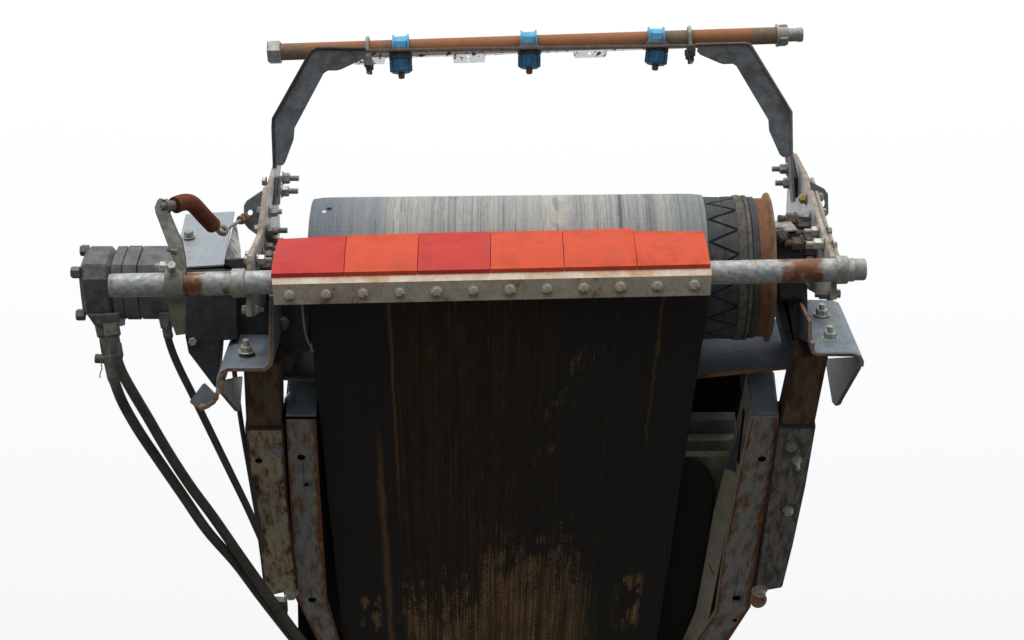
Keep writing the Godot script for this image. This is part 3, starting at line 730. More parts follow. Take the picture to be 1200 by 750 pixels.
func build_drum() -> void:
	var d := thing("head_drum", drum_at(0.067), "large conveyor head drum with grooved rubber lagging and rusty right rim", "drum")
	var axis := Vector3(1, DRUM_LEAN, 0)
	var st := ns()
	lathe(st, drum_at(-0.496), axis, [[0, 0.02], [0, 0.176], [0.03, 0.178], [0.975, 0.178], [0.975, 0.1]], 96)
	part("drum_shell", [st], [mats.lagging], d)
	# exposed lagging with zigzag grooves
	st = ns()
	var n0 := 74; var m0 := 620
	var x0 := 0.462; var x1 := 0.560
	var rad := func(x: float, a: float) -> float:
		var zig := 0.0
		var per := TAU / 17.0
		var ph := fposmod(a - 0.13, per) / per
		var tri_x := 0.487 + 0.072 * (1.0 - absf(ph * 2.0 - 1.0))
		var slope := 0.072 * 2.0 / (per * 0.18)
		var dist := absf(x - tri_x) / sqrt(1.0 + slope * slope) 
		zig = smoothstep(0.0032, 0.0016, dist) if x > 0.484 else 0.0
		var seam := smoothstep(0.0028, 0.0014, absf(x - 0.524)) * 0.35
		return 0.181 - 0.0055 * maxf(zig, seam) + 0.0007 * sin(x * 70.0 + 3.0 * sin(a * 2.0))
	var pt := func(i: int, k: int) -> Vector3:
		var x: float = lerpf(x0, x1, float(i) / n0)
		var a := TAU * k / m0
		var r: float = rad.call(x, a)
		return drum_at(x) + Vector3(0, cos(a) * r, sin(a) * r)
	var grid := []
	for i in n0 + 1:
		var row := PackedVector3Array()
		for k in m0 + 1: row.append(pt.call(i, k % m0))
		grid.append(row)
	for i in n0:
		for k in m0:
			quad(st, grid[i][k], grid[i][k + 1], grid[i + 1][k + 1], grid[i + 1][k])
	part("grooved_lagging", [st], [mats.lagging], d)
	st = ns()
	lathe(st, drum_at(0.558), axis, [[0, 0.178], [0.003, 0.184], [0.012, 0.1855], [0.02, 0.184], [0.021, 0.179], [0.024, 0.179], [0.026, 0.184], [0.033, 0.1845], [0.036, 0.176]], 120)
	part("lagging_bead", [st], [mats.lagging_dust], d)
	st = ns()
	lathe(st, drum_at(0.594), axis, [[0, 0.175], [0.001, 0.18], [0.016, 0.18], [0.018, 0.176]], 120)
	part("lagging_edge", [st], [mats.lagging], d)
	st = ns()
	lathe(st, drum_at(0.608), axis, [[0, 0.176], [0.031, 0.1765]], 120)
	part("rim_band", [st], [mats.orange_rust], d)
	st = ns()
	lathe(st, drum_at(0.608), axis, [[0.03, 0.1765], [0.033, 0.182], [0.036, 0.1895], [0.041, 0.1905], [0.0425, 0.187], [0.041, 0.17], [0.036, 0.05]], 120)
	part("drum_rim", [st], [mats.rust_edge], d)
	st = ns()
	lathe(st, drum_at(-0.499), axis, [[0, 0.05], [0.0, 0.179], [0.006, 0.179], [0.01, 0.172]], 96)
	part("drum_rim", [st], [mats.rust_edge], d)
	st = ns()
	lathe(st, drum_at(-0.64), axis, [[0, 0], [0, 0.035], [1.42, 0.035], [1.42, 0]], 28)
	part("shaft", [st], [mats.dull_bolt], d)

const BELT_R := 0.190
func belt_point(s: float, x: float, drop: float) -> Vector3:
	var y := DRUM_Y + DRUM_LEAN * (x - 0.067)
	var r := BELT_R - drop
	var wrap := PI * BELT_R
	if s < 0: return Vector3(x, y, 0) + OFF_BELT * r + UP_SLOPE * s
	if s > wrap: return Vector3(x, y, 0) - OFF_BELT * r - UP_SLOPE * (s - wrap)
	var a := s / BELT_R
	return Vector3(x, y, 0) + OFF_BELT * r * cos(a) + UP_SLOPE * r * sin(a)

func build_belt() -> void:
	var st := ns()
	var wobble := FastNoiseLite.new()
	wobble.seed = 9; wobble.frequency = 2.2
	var wrap := PI * BELT_R
	var ss := []
	var s := -1.6
	while s < wrap + 2.1:
		ss.append(s)
		s += 0.016 if s > -0.05 and s < wrap + 0.05 else 0.03
	var nx := 40
	var rows := []; var under := []; var uvs := []
	for q in ss:
		var t := maxf(q - wrap, 0.0)
		var l := -0.502 - 0.011 * t + 0.003 * wobble.get_noise_2d(q * 1.5, 50)
		var r := 0.481 - 0.024 * t + 0.003 * wobble.get_noise_2d(q * 1.5, 90)
		var row := []; var low := []; var uv := []
		for k in nx + 1:
			var u := float(k) / nx
			var x := lerpf(l, r, u)
			var round_off := 0.004 * pow(absf(u * 2 - 1), 30.0)
			var wave := 0.003 * wobble.get_noise_2d(x * 3.0, q) * clampf((q - wrap) * 6.0, 0, 1)
			row.append(belt_point(q, x, round_off + wave)); low.append(belt_point(q, x, 0.0085 + wave))
			uv.append(Vector2(u, absf(q if q > 0 else q * 0.2) / BELT_TEX_LENGTH))
		rows.append(row); under.append(low); uvs.append(uv)
	for i in ss.size() - 1:
		for k in nx:
			var p := [rows[i][k], rows[i + 1][k], rows[i + 1][k + 1], rows[i][k + 1]]
			quad(st, p[0], p[1], p[2], p[3], uvs[i][k], uvs[i + 1][k], uvs[i + 1][k + 1], uvs[i][k + 1])
			var iu := Vector2(0.95, 0.25 + 0.04 * (i % 8) / 8.0)
			quad(st, under[i][k + 1], under[i + 1][k + 1], under[i + 1][k], under[i][k], iu, iu + Vector2(0, 0.005), iu + Vector2(0.02, 0.005), iu + Vector2(0.02, 0))
		quad(st, rows[i][0], under[i][0], under[i + 1][0], rows[i + 1][0], uvs[i][0], uvs[i][0], uvs[i + 1][0], uvs[i + 1][0])
		quad(st, rows[i + 1][nx], under[i + 1][nx], under[i][nx], rows[i][nx], uvs[i + 1][nx], uvs[i + 1][nx], uvs[i][nx], uvs[i][nx])
	var cord := ns()
	tube(cord, spline([Vector3(-0.5133, 0.0623, 0.22), Vector3(-0.5123, 0.0271, 0.2), Vector3(-0.5114, -0.021, 0.16), Vector3(-0.5061, -0.0529, 0.13), Vector3(-0.4964, -0.0788, 0.1)], 6), 0.0028, 8)
	lone("frayed_cord", [cord], [mats.pale_edge], "thin brown frayed cord hanging loose beside the belt's left edge", "cord")
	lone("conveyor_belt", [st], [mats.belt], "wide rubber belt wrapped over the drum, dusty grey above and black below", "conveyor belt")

# ------------------------------------------------------------------ side plates
func side_plate(x: float, thick: float, outline: Array, label: String) -> Node3D:
	var base: Vector3 = outline[0]
	var t := thing("side_plate", base, label, "mounting plate", "side plates that carry the scraper and spray bar")
	var cp := ns(); var sd := ns()
	prism(cp, outline, Vector3(thick, 0, 0), 0.0025, sd)
	part("plate", [cp, sd], [mats.zinc, mats.pale_edge], t)
	return t

func build_side_plates() -> void:
	var l := side_plate(-.637, 0.014, [Vector3(-0.637, 0.3405, -0.02), Vector3(-0.637, 0.2173, 0.1), Vector3(-0.637, 0.1536, 0.29), Vector3(-0.637, 0.0082, 0.3), Vector3(-0.637, 0.0083, 0.24), Vector3(-0.637, 0.0678, -0.2), Vector3(-0.637, 0.2525, -0.28), Vector3(-0.637, 0.3082, -0.25), Vector3(-0.637, 0.3583, -0.15)], "rusty galvanised plate at the left end of the drum, seen edge on")
	var cp := ns(); var sd := ns()
	prism(cp, [Vector3(-0.637, 0.4268, -0.25), Vector3(-0.637, 0.3265, -0.04), Vector3(-0.637, 0.2958, -0.04), Vector3(-0.637, 0.3155, -0.22), Vector3(-0.637, 0.4279, -0.32)], Vector3(0.013, 0, 0), 0.002, sd)
	part("upper_plate", [cp, sd], [mats.zinc, mats.pale_edge], l)
	cp = ns(); sd = ns()
	prism(cp, [Vector3(-0.622, 0.3747, -0.16), Vector3(-0.622, 0.2993, -0.1), Vector3(-0.622, 0.3052, -0.2), Vector3(-0.622, 0.385, -0.24)], Vector3(0.008, 0, 0), 0.002)
	part("packing_strip", [cp], [mats.black_steel], l)
	for b in [[Vector3(-0.606, 0.3739, -0.18), 0.017, 0.02, 0.026, "b"], [Vector3(-0.606, 0.3388, -0.16), 0.017, 0.02, 0.026, "b"], [Vector3(-0.62, 0.2783, -0.04), 0.016, 0.018, 0.012, "l"], [Vector3(-0.62, 0.2292, -0.02), 0.017, 0.018, 0.03, "b"], [Vector3(-0.62, 0.2226, 0.03), 0.017, 0.016, 0.012, "d"], [Vector3(-0.62, 0.1808, 0.05), 0.016, 0.018, 0.014, "d"], [Vector3(-0.62, 0.1455, 0.22), 0.016, 0.02, 0.018, "l"], [Vector3(-0.622, 0.0981, 0.3), 0.013, 0.014, 0.012, "l"], [Vector3(-0.622, 0.0246, 0.28), 0.012, 0.014, 0.012, "b"], [Vector3(-0.62, 0.2022, 0), 0.016, 0.02, 0.02, "d"], [Vector3(-0.62, 0.1598, 0.1), 0.018, 0.024, 0.0, "d"], [Vector3(-0.62, 0.1331, 0.14), 0.016, 0.03, 0.012, "d"]]:
		bolt(l, b[0], Vector3.RIGHT, b[1] * 0.86, b[2] * 0.85, b[3] * 0.9, {"b": mats.bolt, "l": mats.bright_bolt, "d": mats.dull_bolt}[b[4]], "bolt", 1.25, rng.randf())
	for b in [Vector3(-0.638, 0.3592, -0.1), Vector3(-0.638, 0.2783, 0), Vector3(-0.638, 0.2303, 0.05), Vector3(-0.638, 0.1579, 0.22), Vector3(-0.638, 0.1449, 0.24), Vector3(-0.638, 0.0246, 0.28), Vector3(-0.638, 0.0981, 0.3)]:
		bolt(l, b, Vector3.LEFT, 0.011, 0.009, 0.0, mats.bolt, "bolt_head", 1.25, rng.randf())
	cp = ns()
	prism(cp, [Vector3(-0.637, 0.3304, 0), Vector3(-0.6761, 0.3043, 0), Vector3(-0.6837, 0.2913, 0), Vector3(-0.6826, 0.2457, 0), Vector3(-0.6717, 0.2326, 0), Vector3(-0.6478, 0.2152, 0), Vector3(-0.6348, 0.2457, 0)], Vector3(0, 0, -0.008), 0.0015, null, [[Vector3(-0.6674, 0.2739, 0), 0.0070]])
	part("spring_lug", [cp], [mats.dark_paint], l)

	var r := side_plate(.765, 0.014, [Vector3(0.765, 0.4544, -0.36), Vector3(0.765, 0.3671, -0.117), Vector3(0.765, 0.3, 0), Vector3(0.765, 0.2383, 0.107), Vector3(0.765, 0.1536, 0.29), Vector3(0.765, 0.049, 0.3), Vector3(0.765, 0.0477, 0.23), Vector3(0.765, 0.0904, -0.2), Vector3(0.765, 0.2439, -0.5), Vector3(0.765, 0.3656, -0.46), Vector3(0.765, 0.4651, -0.43)], "rusty galvanised plate at the right end of the drum, slanting to the scraper pipe")
	cp = ns(); sd = ns()
	prism(cp, [Vector3(0.752, 0.4481, -0.34), Vector3(0.752, 0.3812, -0.25), Vector3(0.752, 0.3264, -0.25), Vector3(0.752, 0.3318, -0.3), Vector3(0.752, 0.3799, -0.36), Vector3(0.752, 0.4595, -0.42)], Vector3(0.011, 0, 0), 0.002)
	part("packing_strip", [cp], [mats.black_steel], r)
	cp = ns(); sd = ns()
	prism(cp, [Vector3(0.781, 0.3725, -0.13), Vector3(0.781, 0.3, 0), Vector3(0.781, 0.2386, 0.1), Vector3(0.781, 0.1539, 0.28), Vector3(0.781, 0.1565, 0.2), Vector3(0.781, 0.2439, -0.1), Vector3(0.781, 0.3617, -0.2)], Vector3(0.008, 0, 0), 0.0015, sd)
	part("outer_plate", [cp, sd], [mats.zinc, mats.pale_edge], r)
	for b in [[Vector3(0.752, 0.4125, -0.36), 0.018, 0.026, 0.026, "b"], [Vector3(0.752, 0.3691, -0.29), 0.018, 0.026, 0.026, "b"], [Vector3(0.763, 0.3149, -0.1), 0.016, 0.018, 0.004, "g"], [Vector3(0.763, 0.2651, -0.04), 0.016, 0.022, 0.012, "b"], [Vector3(0.763, 0.2432, -0.04), 0.016, 0.04, 0.02, "d"], [Vector3(0.763, 0.2216, 0.1), 0.016, 0.02, 0.02, "l"], [Vector3(0.763, 0.1947, 0.08), 0.015, 0.03, 0.05, "d"], [Vector3(0.763, 0.1865, 0.18), 0.018, 0.03, 0.02, "l"], [Vector3(0.763, 0.2506, -0.1), 0.016, 0.05, 0.026, "d"], [Vector3(0.763, 0.2152, 0), 0.018, 0.03, 0.05, "b"], [Vector3(0.763, 0.0596, 0.27), 0.013, 0.03, 0.012, "d"], [Vector3(0.763, 0.1743, 0.05), 0.018, 0.05, 0.0, "d"]]:
		bolt(r, b[0], Vector3.LEFT, b[1] * 0.82, b[2] * 0.7, b[3] * 0.8, {"b": mats.bolt, "l": mats.bright_bolt, "d": mats.dull_bolt, "g": mats.brass}[b[4]], "bolt", 1.25, rng.randf())
	for b in [Vector3(0.789, 0.3162, -0.05), Vector3(0.789, 0.2739, 0), Vector3(0.78, 0.2198, 0.14), Vector3(0.78, 0.1808, 0.22), Vector3(0.78, 0.0638, 0.27)]:
		bolt(r, b, Vector3.RIGHT, 0.011, 0.009, 0.0, mats.bolt, "bolt_head", 1.25, rng.randf())
	cp = ns()
	prism(cp, [Vector3(0.7678, 0.3586, -0.06), Vector3(0.8052, 0.3388, -0.06), Vector3(0.8151, 0.3256, -0.06), Vector3(0.8162, 0.275, -0.06), Vector3(0.8096, 0.2673, -0.06), Vector3(0.7986, 0.2618, -0.06), Vector3(0.781, 0.275, -0.06)], Vector3(0, 0, -0.008), 0.0015, null, [[Vector3(0.7997, 0.3025, -0.06), 0.0075, 1.7], [Vector3(0.7986, 0.2761, -0.06), 0.0042]])
	part("spring_lug", [cp], [mats.dark_paint], r)
	# bearing between the drum and the plate
	var bt := thing("shaft_bearing", Vector3(0.7065, 0.1413, 0), "dark bearing block on the drum shaft beside the rusty right rim", "bearing")
	cp = ns()
	prism(cp, [Vector3(0.6602, 0.2229, 0.07), Vector3(0.7331, 0.2272, 0.07), Vector3(0.7416, 0.1608, 0.07), Vector3(0.7403, 0.0495, 0.05), Vector3(0.6693, 0.0495, 0.05)], Vector3(0, 0.0, -0.16), 0.008)
	part("housing", [cp], [mats.black_steel], bt)
	cp = ns()
	prism(cp, [Vector3(0.6567, 0.2246, 0.08), Vector3(0.7145, 0.2289, 0.08), Vector3(0.7145, 0.2225, 0.08), Vector3(0.6567, 0.2182, 0.08)], Vector3(0, 0.03, -0.14), 0.001)
	part("top_plate", [cp], [mats.galvanised], bt)
	cp = ns()
	lathe(cp, Vector3(0.6704, 0.1367, 0.01), Vector3.RIGHT, [[0, 0.03], [0, 0.06], [0.03, 0.06], [0.032, 0.05]], 24)
	part("seal_ring", [cp], [mats.black_steel], bt)
	for k in 3:
		bolt(bt, [Vector3(0.729, 0.2569, -0.05), Vector3(0.6731, 0.2122, 0.07), Vector3(0.7245, 0.1929, 0.07)][k], [Vector3(-1, 0.1, 0.2), Vector3.BACK, Vector3(-1, 0, 0.3)][k], 0.018, 0.022, 0.02, mats.dull_bolt, "bolt", 1.2, rng.randf())

# ------------------------------------------------------------------ scraper
func build_scraper() -> void:
	var p0 := Vector3(-0.9584, 0.0818, 0.32); var p1 := Vector3(0.8139, 0.1201, 0.32)
	var axis := p1 - p0
	var len := axis.length()
	var t := thing("belt_scraper", Vector3(-0.0509, 0.0916, 0.32), "belt scraper of a galvanised pipe, bolted bar and six red blades", "belt scraper")
	var st := ns()
	lathe(st, p0, axis, [[0, 0.022], [0, 0.0275], [0.003, 0.0285], [len, 0.0285], [len, 0.02]], 40)
	part("pipe", [st], [mats.scraper_pipe], t)
	for c in [[Vector3(-0.6674, 0.0879, 0.32), 0.033, 0.0345, mats.galvanised], [Vector3(0.7712, 0.1194, 0.32), 0.029, 0.034, mats.galvanised], [Vector3(0.7976, 0.1201, 0.32), 0.045, 0.0265, mats.galvanised]]:
		st = ns()
		var r: float = c[2]; var l: float = c[1]
		lathe(st, c[0], axis, [[0, 0.02], [0, r - 0.002], [0.002, r], [l - 0.003, r], [l, r - 0.003], [l, r * 0.72], [l - 0.006, r * 0.7], [l - 0.006, 0]], 32)
		part("collar", [st], [c[3]], t)
	# lever with its clamp
	st = ns(); var sd := ns()
	prism(st, [Vector3(-0.8368, 0.2897, 0.34), Vector3(-0.8429, 0.2837, 0.34), Vector3(-0.8489, 0.2674, 0.34), Vector3(-0.8469, 0.2553, 0.34), Vector3(-0.8307, 0.2127, 0.34), Vector3(-0.8003, 0.1317, 0.34), Vector3(-0.7902, 0.1074, 0.34), Vector3(-0.7821, 0.0608, 0.34), Vector3(-0.776, 0.0588, 0.34), Vector3(-0.773, 0.1155, 0.34), Vector3(-0.776, 0.152, 0.34), Vector3(-0.7841, 0.1925, 0.34), Vector3(-0.7942, 0.2107, 0.34), Vector3(-0.8104, 0.2492, 0.34), Vector3(-0.8287, 0.2816, 0.34), Vector3(-0.8307, 0.2887, 0.34)], Vector3(0, 0, -0.012), 0.0018, sd)
	var lever := part("lever_arm", [st, sd], [mats.galvanised, mats.dull_bolt], t)
	st = ns()
	lathe(st, Vector3(-0.8231, 0.0846, 0.32), axis, [[0, 0.028], [0, 0.0385], [0.002, 0.04], [0.036, 0.04], [0.038, 0.0385], [0.043, 0.037], [0.043, 0.028]], 32)
	prism(st, [Vector3(-0.8221, 0.0509, 0.32), Vector3(-0.7814, 0.0509, 0.32), Vector3(-0.7901, -0.0349, 0.28), Vector3(-0.8086, -0.0369, 0.28), Vector3(-0.8174, -0.0061, 0.3)], Vector3(0, 0, -0.03), 0.002)
	part("lever_clamp", [st], [mats.clamp_grey], t)
	bolt(lever, Vector3(-0.8029, 0.119, 0.36), Vector3(0.05, 0.6, 1), 0.0125, 0.02, 0.0, mats.bolt, "clamp_bolt", 1.1)
	bolt(lever, Vector3(-0.8256, 0.1267, 0.3), Vector3(-1, 0.1, 0.1), 0.013, 0.016, 0.01, mats.bright_bolt, "clamp_bolt", 1.2)
	bolt(lever, Vector3(-0.7928, 0.1594, 0.36), Vector3(-1, 0.3, 0.3), 0.008, 0.012, 0.01, mats.dull_bolt, "clamp_bolt", 1.2)
	# bar: an angle with a sloping top
	st = ns(); sd = ns()
	var lf := [Vector3(-0.5695, 0.107, 0.355), Vector3(-0.5638, 0.0833, 0.385), Vector3(-0.5598, 0.0351, 0.385), Vector3(-0.5689, 0.0357, 0.31), Vector3(-0.575, 0.1081, 0.31)]
	var rt := [Vector3(0.4716, 0.1303, 0.355), Vector3(0.4695, 0.1053, 0.385), Vector3(0.4665, 0.0582, 0.385), Vector3(0.4741, 0.0591, 0.31), Vector3(0.4761, 0.1315, 0.31)]
	quad(sd, lf[1], rt[1], rt[0], lf[0])
	quad(st, lf[2], rt[2], rt[1], lf[1])
	quad(st, lf[3], rt[3], rt[2], lf[2])
	quad(st, lf[0], rt[0], rt[4], lf[4]); quad(st, lf[4], rt[4], rt[3], lf[3])
	for e in [lf, rt]:
		for k in 3:
			if e == rt: tri(st, e[0], e[k + 2], e[k + 1])
			else: tri(st, e[0], e[k + 1], e[k + 2])
	var bar := part("blade_bar", [st, sd], [mats.bar_face, mats.bar_top], t)
	for k in 12:
		var u := k / 11.0
		var at: Vector3 = Vector3(-0.5236, 0.0572, 0.386).lerp(Vector3(0.4283, 0.0812, 0.386), u)
		bolt(bar, at, Vector3(0, 0, 1), 0.0108 + rng.randf_range(-0.001, 0.001), 0.0065 + rng.randf_range(-0.001, 0.001), 0.0, mats.bar_bolt, "bar_bolt", 1.22, rng.randf() * 1.0)
	# blades
	var corners := [   # lower left, lower right, upper right, upper left of each blade
		[Vector3(-0.5689, 0.1107, 0.37), Vector3(-0.3974, 0.1143, 0.37), Vector3(-0.4072, 0.2079, 0.17), Vector3(-0.5746, 0.1993, 0.17)],
		[Vector3(-0.3958, 0.1143, 0.37), Vector3(-0.2243, 0.1178, 0.37), Vector3(-0.2287, 0.2138, 0.17), Vector3(-0.4055, 0.2079, 0.17)],
		[Vector3(-0.2226, 0.1178, 0.37), Vector3(-0.0511, 0.1216, 0.37), Vector3(-0.0533, 0.2174, 0.17), Vector3(-0.227, 0.2138, 0.17)],
		[Vector3(-0.0495, 0.1216, 0.37), Vector3(0.123, 0.1256, 0.37), Vector3(0.122, 0.2205, 0.17), Vector3(-0.0517, 0.2174, 0.17)],
		[Vector3(0.1246, 0.1256, 0.37), Vector3(0.2951, 0.1292, 0.37), Vector3(0.2953, 0.2258, 0.17), Vector3(0.1237, 0.2205, 0.17)],
		[Vector3(0.2967, 0.1292, 0.37), Vector3(0.4682, 0.1333, 0.37), Vector3(0.4706, 0.2176, 0.17), Vector3(0.2969, 0.2197, 0.17)],
	]
	for k in 6:
		var q: Array = corners[k]
		st = ns()
		blade(st, q[0], q[1], q[2], q[3], 0.015)
		part("blade", [st], [[mats.blade_red, mats.blade_orange, mats.blade_red, mats.blade_orange, mats.blade_orange, mats.blade_orange][k]], t, ["deep red first blade", "orange red second blade", "deep red third blade", "orange red fourth blade", "orange red fifth blade", "orange red sixth blade at the right end"][k])

# a slightly bowed slab of rubber with rounded long edges
func blade(st: SurfaceTool, bl: Vector3, br: Vector3, tr: Vector3, tl: Vector3, thick: float) -> void:
	var n := (br - bl).cross(tl - bl).normalized()
	var rows := 8
	var prof := []
	for k in rows + 1:
		var v := float(k) / rows
		prof.append([v, 0.009 * sin(v * PI) + (-0.0015 if k == 0 else 0.0)])
	var at := func(u: float, v: float, h: float) -> Vector3: return bl.lerp(br, u).lerp(tl.lerp(tr, u), v) + n * h
	for k in rows:
		var v0: float = prof[k][0]; var v1: float = prof[k + 1][0]
		quad(st, at.call(0, v0, prof[k][1]), at.call(1, v0, prof[k][1]), at.call(1, v1, prof[k + 1][1]), at.call(0, v1, prof[k + 1][1]))
		quad(st, at.call(0, v1, prof[k + 1][1] - thick), at.call(1, v1, prof[k + 1][1] - thick), at.call(1, v0, prof[k][1] - thick), at.call(0, v0, prof[k][1] - thick))
		quad(st, at.call(0, v0, prof[k][1] - thick), at.call(0, v0, prof[k][1]), at.call(0, v1, prof[k + 1][1]), at.call(0, v1, prof[k + 1][1] - thick))
		quad(st, at.call(1, v0, prof[k][1]), at.call(1, v0, prof[k][1] - thick), at.call(1, v1, prof[k + 1][1] - thick), at.call(1, v1, prof[k + 1][1]))
	quad(st, at.call(0, 0, -thick), at.call(1, 0, -thick), at.call(1, 0, -0.0015), at.call(0, 0, -0.0015))
	quad(st, at.call(0, 1, 0), at.call(1, 1, 0), at.call(1, 1, -thick), at.call(0, 1, -thick))

func build_spring() -> void:
	var t := thing("tension_spring", Vector3(-0.7641, 0.2685, 0.25), "rust brown rubber tension sleeve with eye bolt between lever and left lug", "tensioner")
	var st := ns()
	tube(st, spline([Vector3(-0.8037, 0.2737, 0.32), Vector3(-0.7908, 0.281, 0.3), Vector3(-0.7774, 0.2834, 0.27), Vector3(-0.7678, 0.2753, 0.24), Vector3(-0.7555, 0.2567, 0.2), Vector3(-0.7391, 0.2341, 0.15)], 8), 0.0205, 20)
	part("rubber_sleeve", [st], [mats.brown_rubber], t)
	st = ns()
	lathe(st, Vector3(-0.8347, 0.2674, 0.34), Vector3(-0.8037, 0.2737, 0.32) - Vector3(-0.8347, 0.2674, 0.34), [[0, 0], [0, 0.009], [0.012, 0.012], [0.012, 0.018], [0.02, 0.0185], [0.022, 0.013], [0.036, 0.0125]], 18)
	part("sleeve_clip", [st], [mats.dull_bolt], t)
	st = ns()
	tube(st, spline([Vector3(-0.7402, 0.2362, 0.15), Vector3(-0.7326, 0.2266, 0.13), Vector3(-0.7249, 0.2162, 0.125), Vector3(-0.715, 0.2143, 0.12), Vector3(-0.7115, 0.223, 0.115), Vector3(-0.7171, 0.2313, 0.12), Vector3(-0.727, 0.23, 0.125), Vector3(-0.7329, 0.2235, 0.128)], 6), 0.006, 10)
	part("hook", [st], [mats.pale_edge], t)
	st = ns()
	tube(st, spline([Vector3(-0.7172, 0.2341, 0.105), Vector3(-0.7235, 0.2291, 0.12), Vector3(-0.7199, 0.2181, 0.13), Vector3(-0.7115, 0.2188, 0.115), Vector3(-0.7094, 0.229, 0.1), Vector3(-0.7016, 0.2374, 0.08), Vector3(-0.6828, 0.2539, 0.03)], 6), 0.0048, 10)
	part("eye_bolt", [st], [mats.bolt], t)
	st = ns()
	hexa(st, Vector3(-0.6869, 0.2512, 0.04), Vector3(-0.6696, 0.2674, 0) - Vector3(-0.6869, 0.2512, 0.04), 0.012, 0.014)
	hexa(st, Vector3(-0.6799, 0.2587, 0.02), Vector3(-0.6696, 0.2674, 0) - Vector3(-0.6869, 0.2512, 0.04), 0.0125, 0.009)
	part("eye_nut", [st], [mats.rust_edge], t)

# ------------------------------------------------------------------ motor
func build_motor_cover() -> void:
	var t := thing("motor_mount", Vector3(-0.7619, 0.043, 0.05), "dark folded steel motor mount with a pale blue grey sloping top plate", "motor mount")
	var st := ns()
	prism(st, [Vector3(-0.8556, 0.1812, -0.02), Vector3(-0.8188, 0.135, 0.07), Vector3(-0.7245, 0.1425, 0.07), Vector3(-0.7348, 0.2849, -0.2), Vector3(-0.7404, 0.2883, -0.2), Vector3(-0.8569, 0.2849, -0.2), Vector3(-0.8648, 0.2803, -0.2)], Vector3(0, -0.005, -0.003), 0.001)
	var top := part("top_plate", [st], [mats.cover_top], t)
	bolt(top, Vector3(-0.8343, 0.2149, -0.07), Vector3(0, 0.88, 0.48), 0.012, 0.014, 0.0, mats.bolt)
	st = ns()
	prism(st, [Vector3(-0.8274, 0.1265, 0.07), Vector3(-0.6923, 0.1265, 0.07), Vector3(-0.693, -0.0495, 0.05), Vector3(-0.7339, -0.0517, 0.05), Vector3(-0.7455, -0.1707, 0.03), Vector3(-0.752, -0.1707, 0.03), Vector3(-0.8173, -0.0819, 0.04), Vector3(-0.8243, -0.043, 0.05)], Vector3(0, 0, -0.05), 0.002)
	var fr := part("front_plate", [st], [mats.black_steel], t)
	bolt(fr, Vector3(-0.8046, -0.0549, 0.052), Vector3.BACK, 0.011, 0.008, 0.0, mats.bolt, "bolt", 0.0)
	st = ns()
	prism(st, [Vector3(-0.8349, 0.1276, 0.025), Vector3(-0.7008, 0.1276, 0.025), Vector3(-0.726, 0.1428, 0.06), Vector3(-0.8205, 0.1353, 0.06)], Vector3(0, 0, -0.02))
	part("folded_edge", [st], [mats.black_steel], t)
	st = ns()
	prism(st, [Vector3(-0.8323, 0.1257, 0.015), Vector3(-0.8238, 0.138, 0.04), Vector3(-0.7289, 0.1423, 0.04), Vector3(-0.703, 0.1251, 0.04)], Vector3(0, 0, -0.1))
	part("folded_edge", [st], [mats.black_steel], t)
	st = ns()
	prism(st, [Vector3(-0.7312, 0.155, -0.02), Vector3(-0.7073, 0.1486, -0.1), Vector3(-0.7107, 0.19, -0.14), Vector3(-0.7325, 0.2487, -0.2), Vector3(-0.7393, 0.2555, -0.2)], Vector3(-0.004, 0, 0))
	part("side_sheet", [st], [mats.frost], t)
	st = ns()
	prism(st, [Vector3(-0.7282, 0.1556, 0.03), Vector3(-0.6712, 0.1581, 0.02), Vector3(-0.6712, 0.0974, 0.02), Vector3(-0.7282, 0.0972, 0.03)], Vector3(0, 0, -0.12), 0.004)
	part("bearing_block", [st], [mats.black_steel], t)
	st = ns()
	prism(st, [Vector3(-0.7, 0.1283, 0), Vector3(-0.613, 0.0978, 0), Vector3(-0.6111, -0.0873, -0.02), Vector3(-0.7072, -0.0873, -0.02)], Vector3(0, 0, -0.05), 0.004)
	part("bearing_block", [st], [mats.black_steel], t)

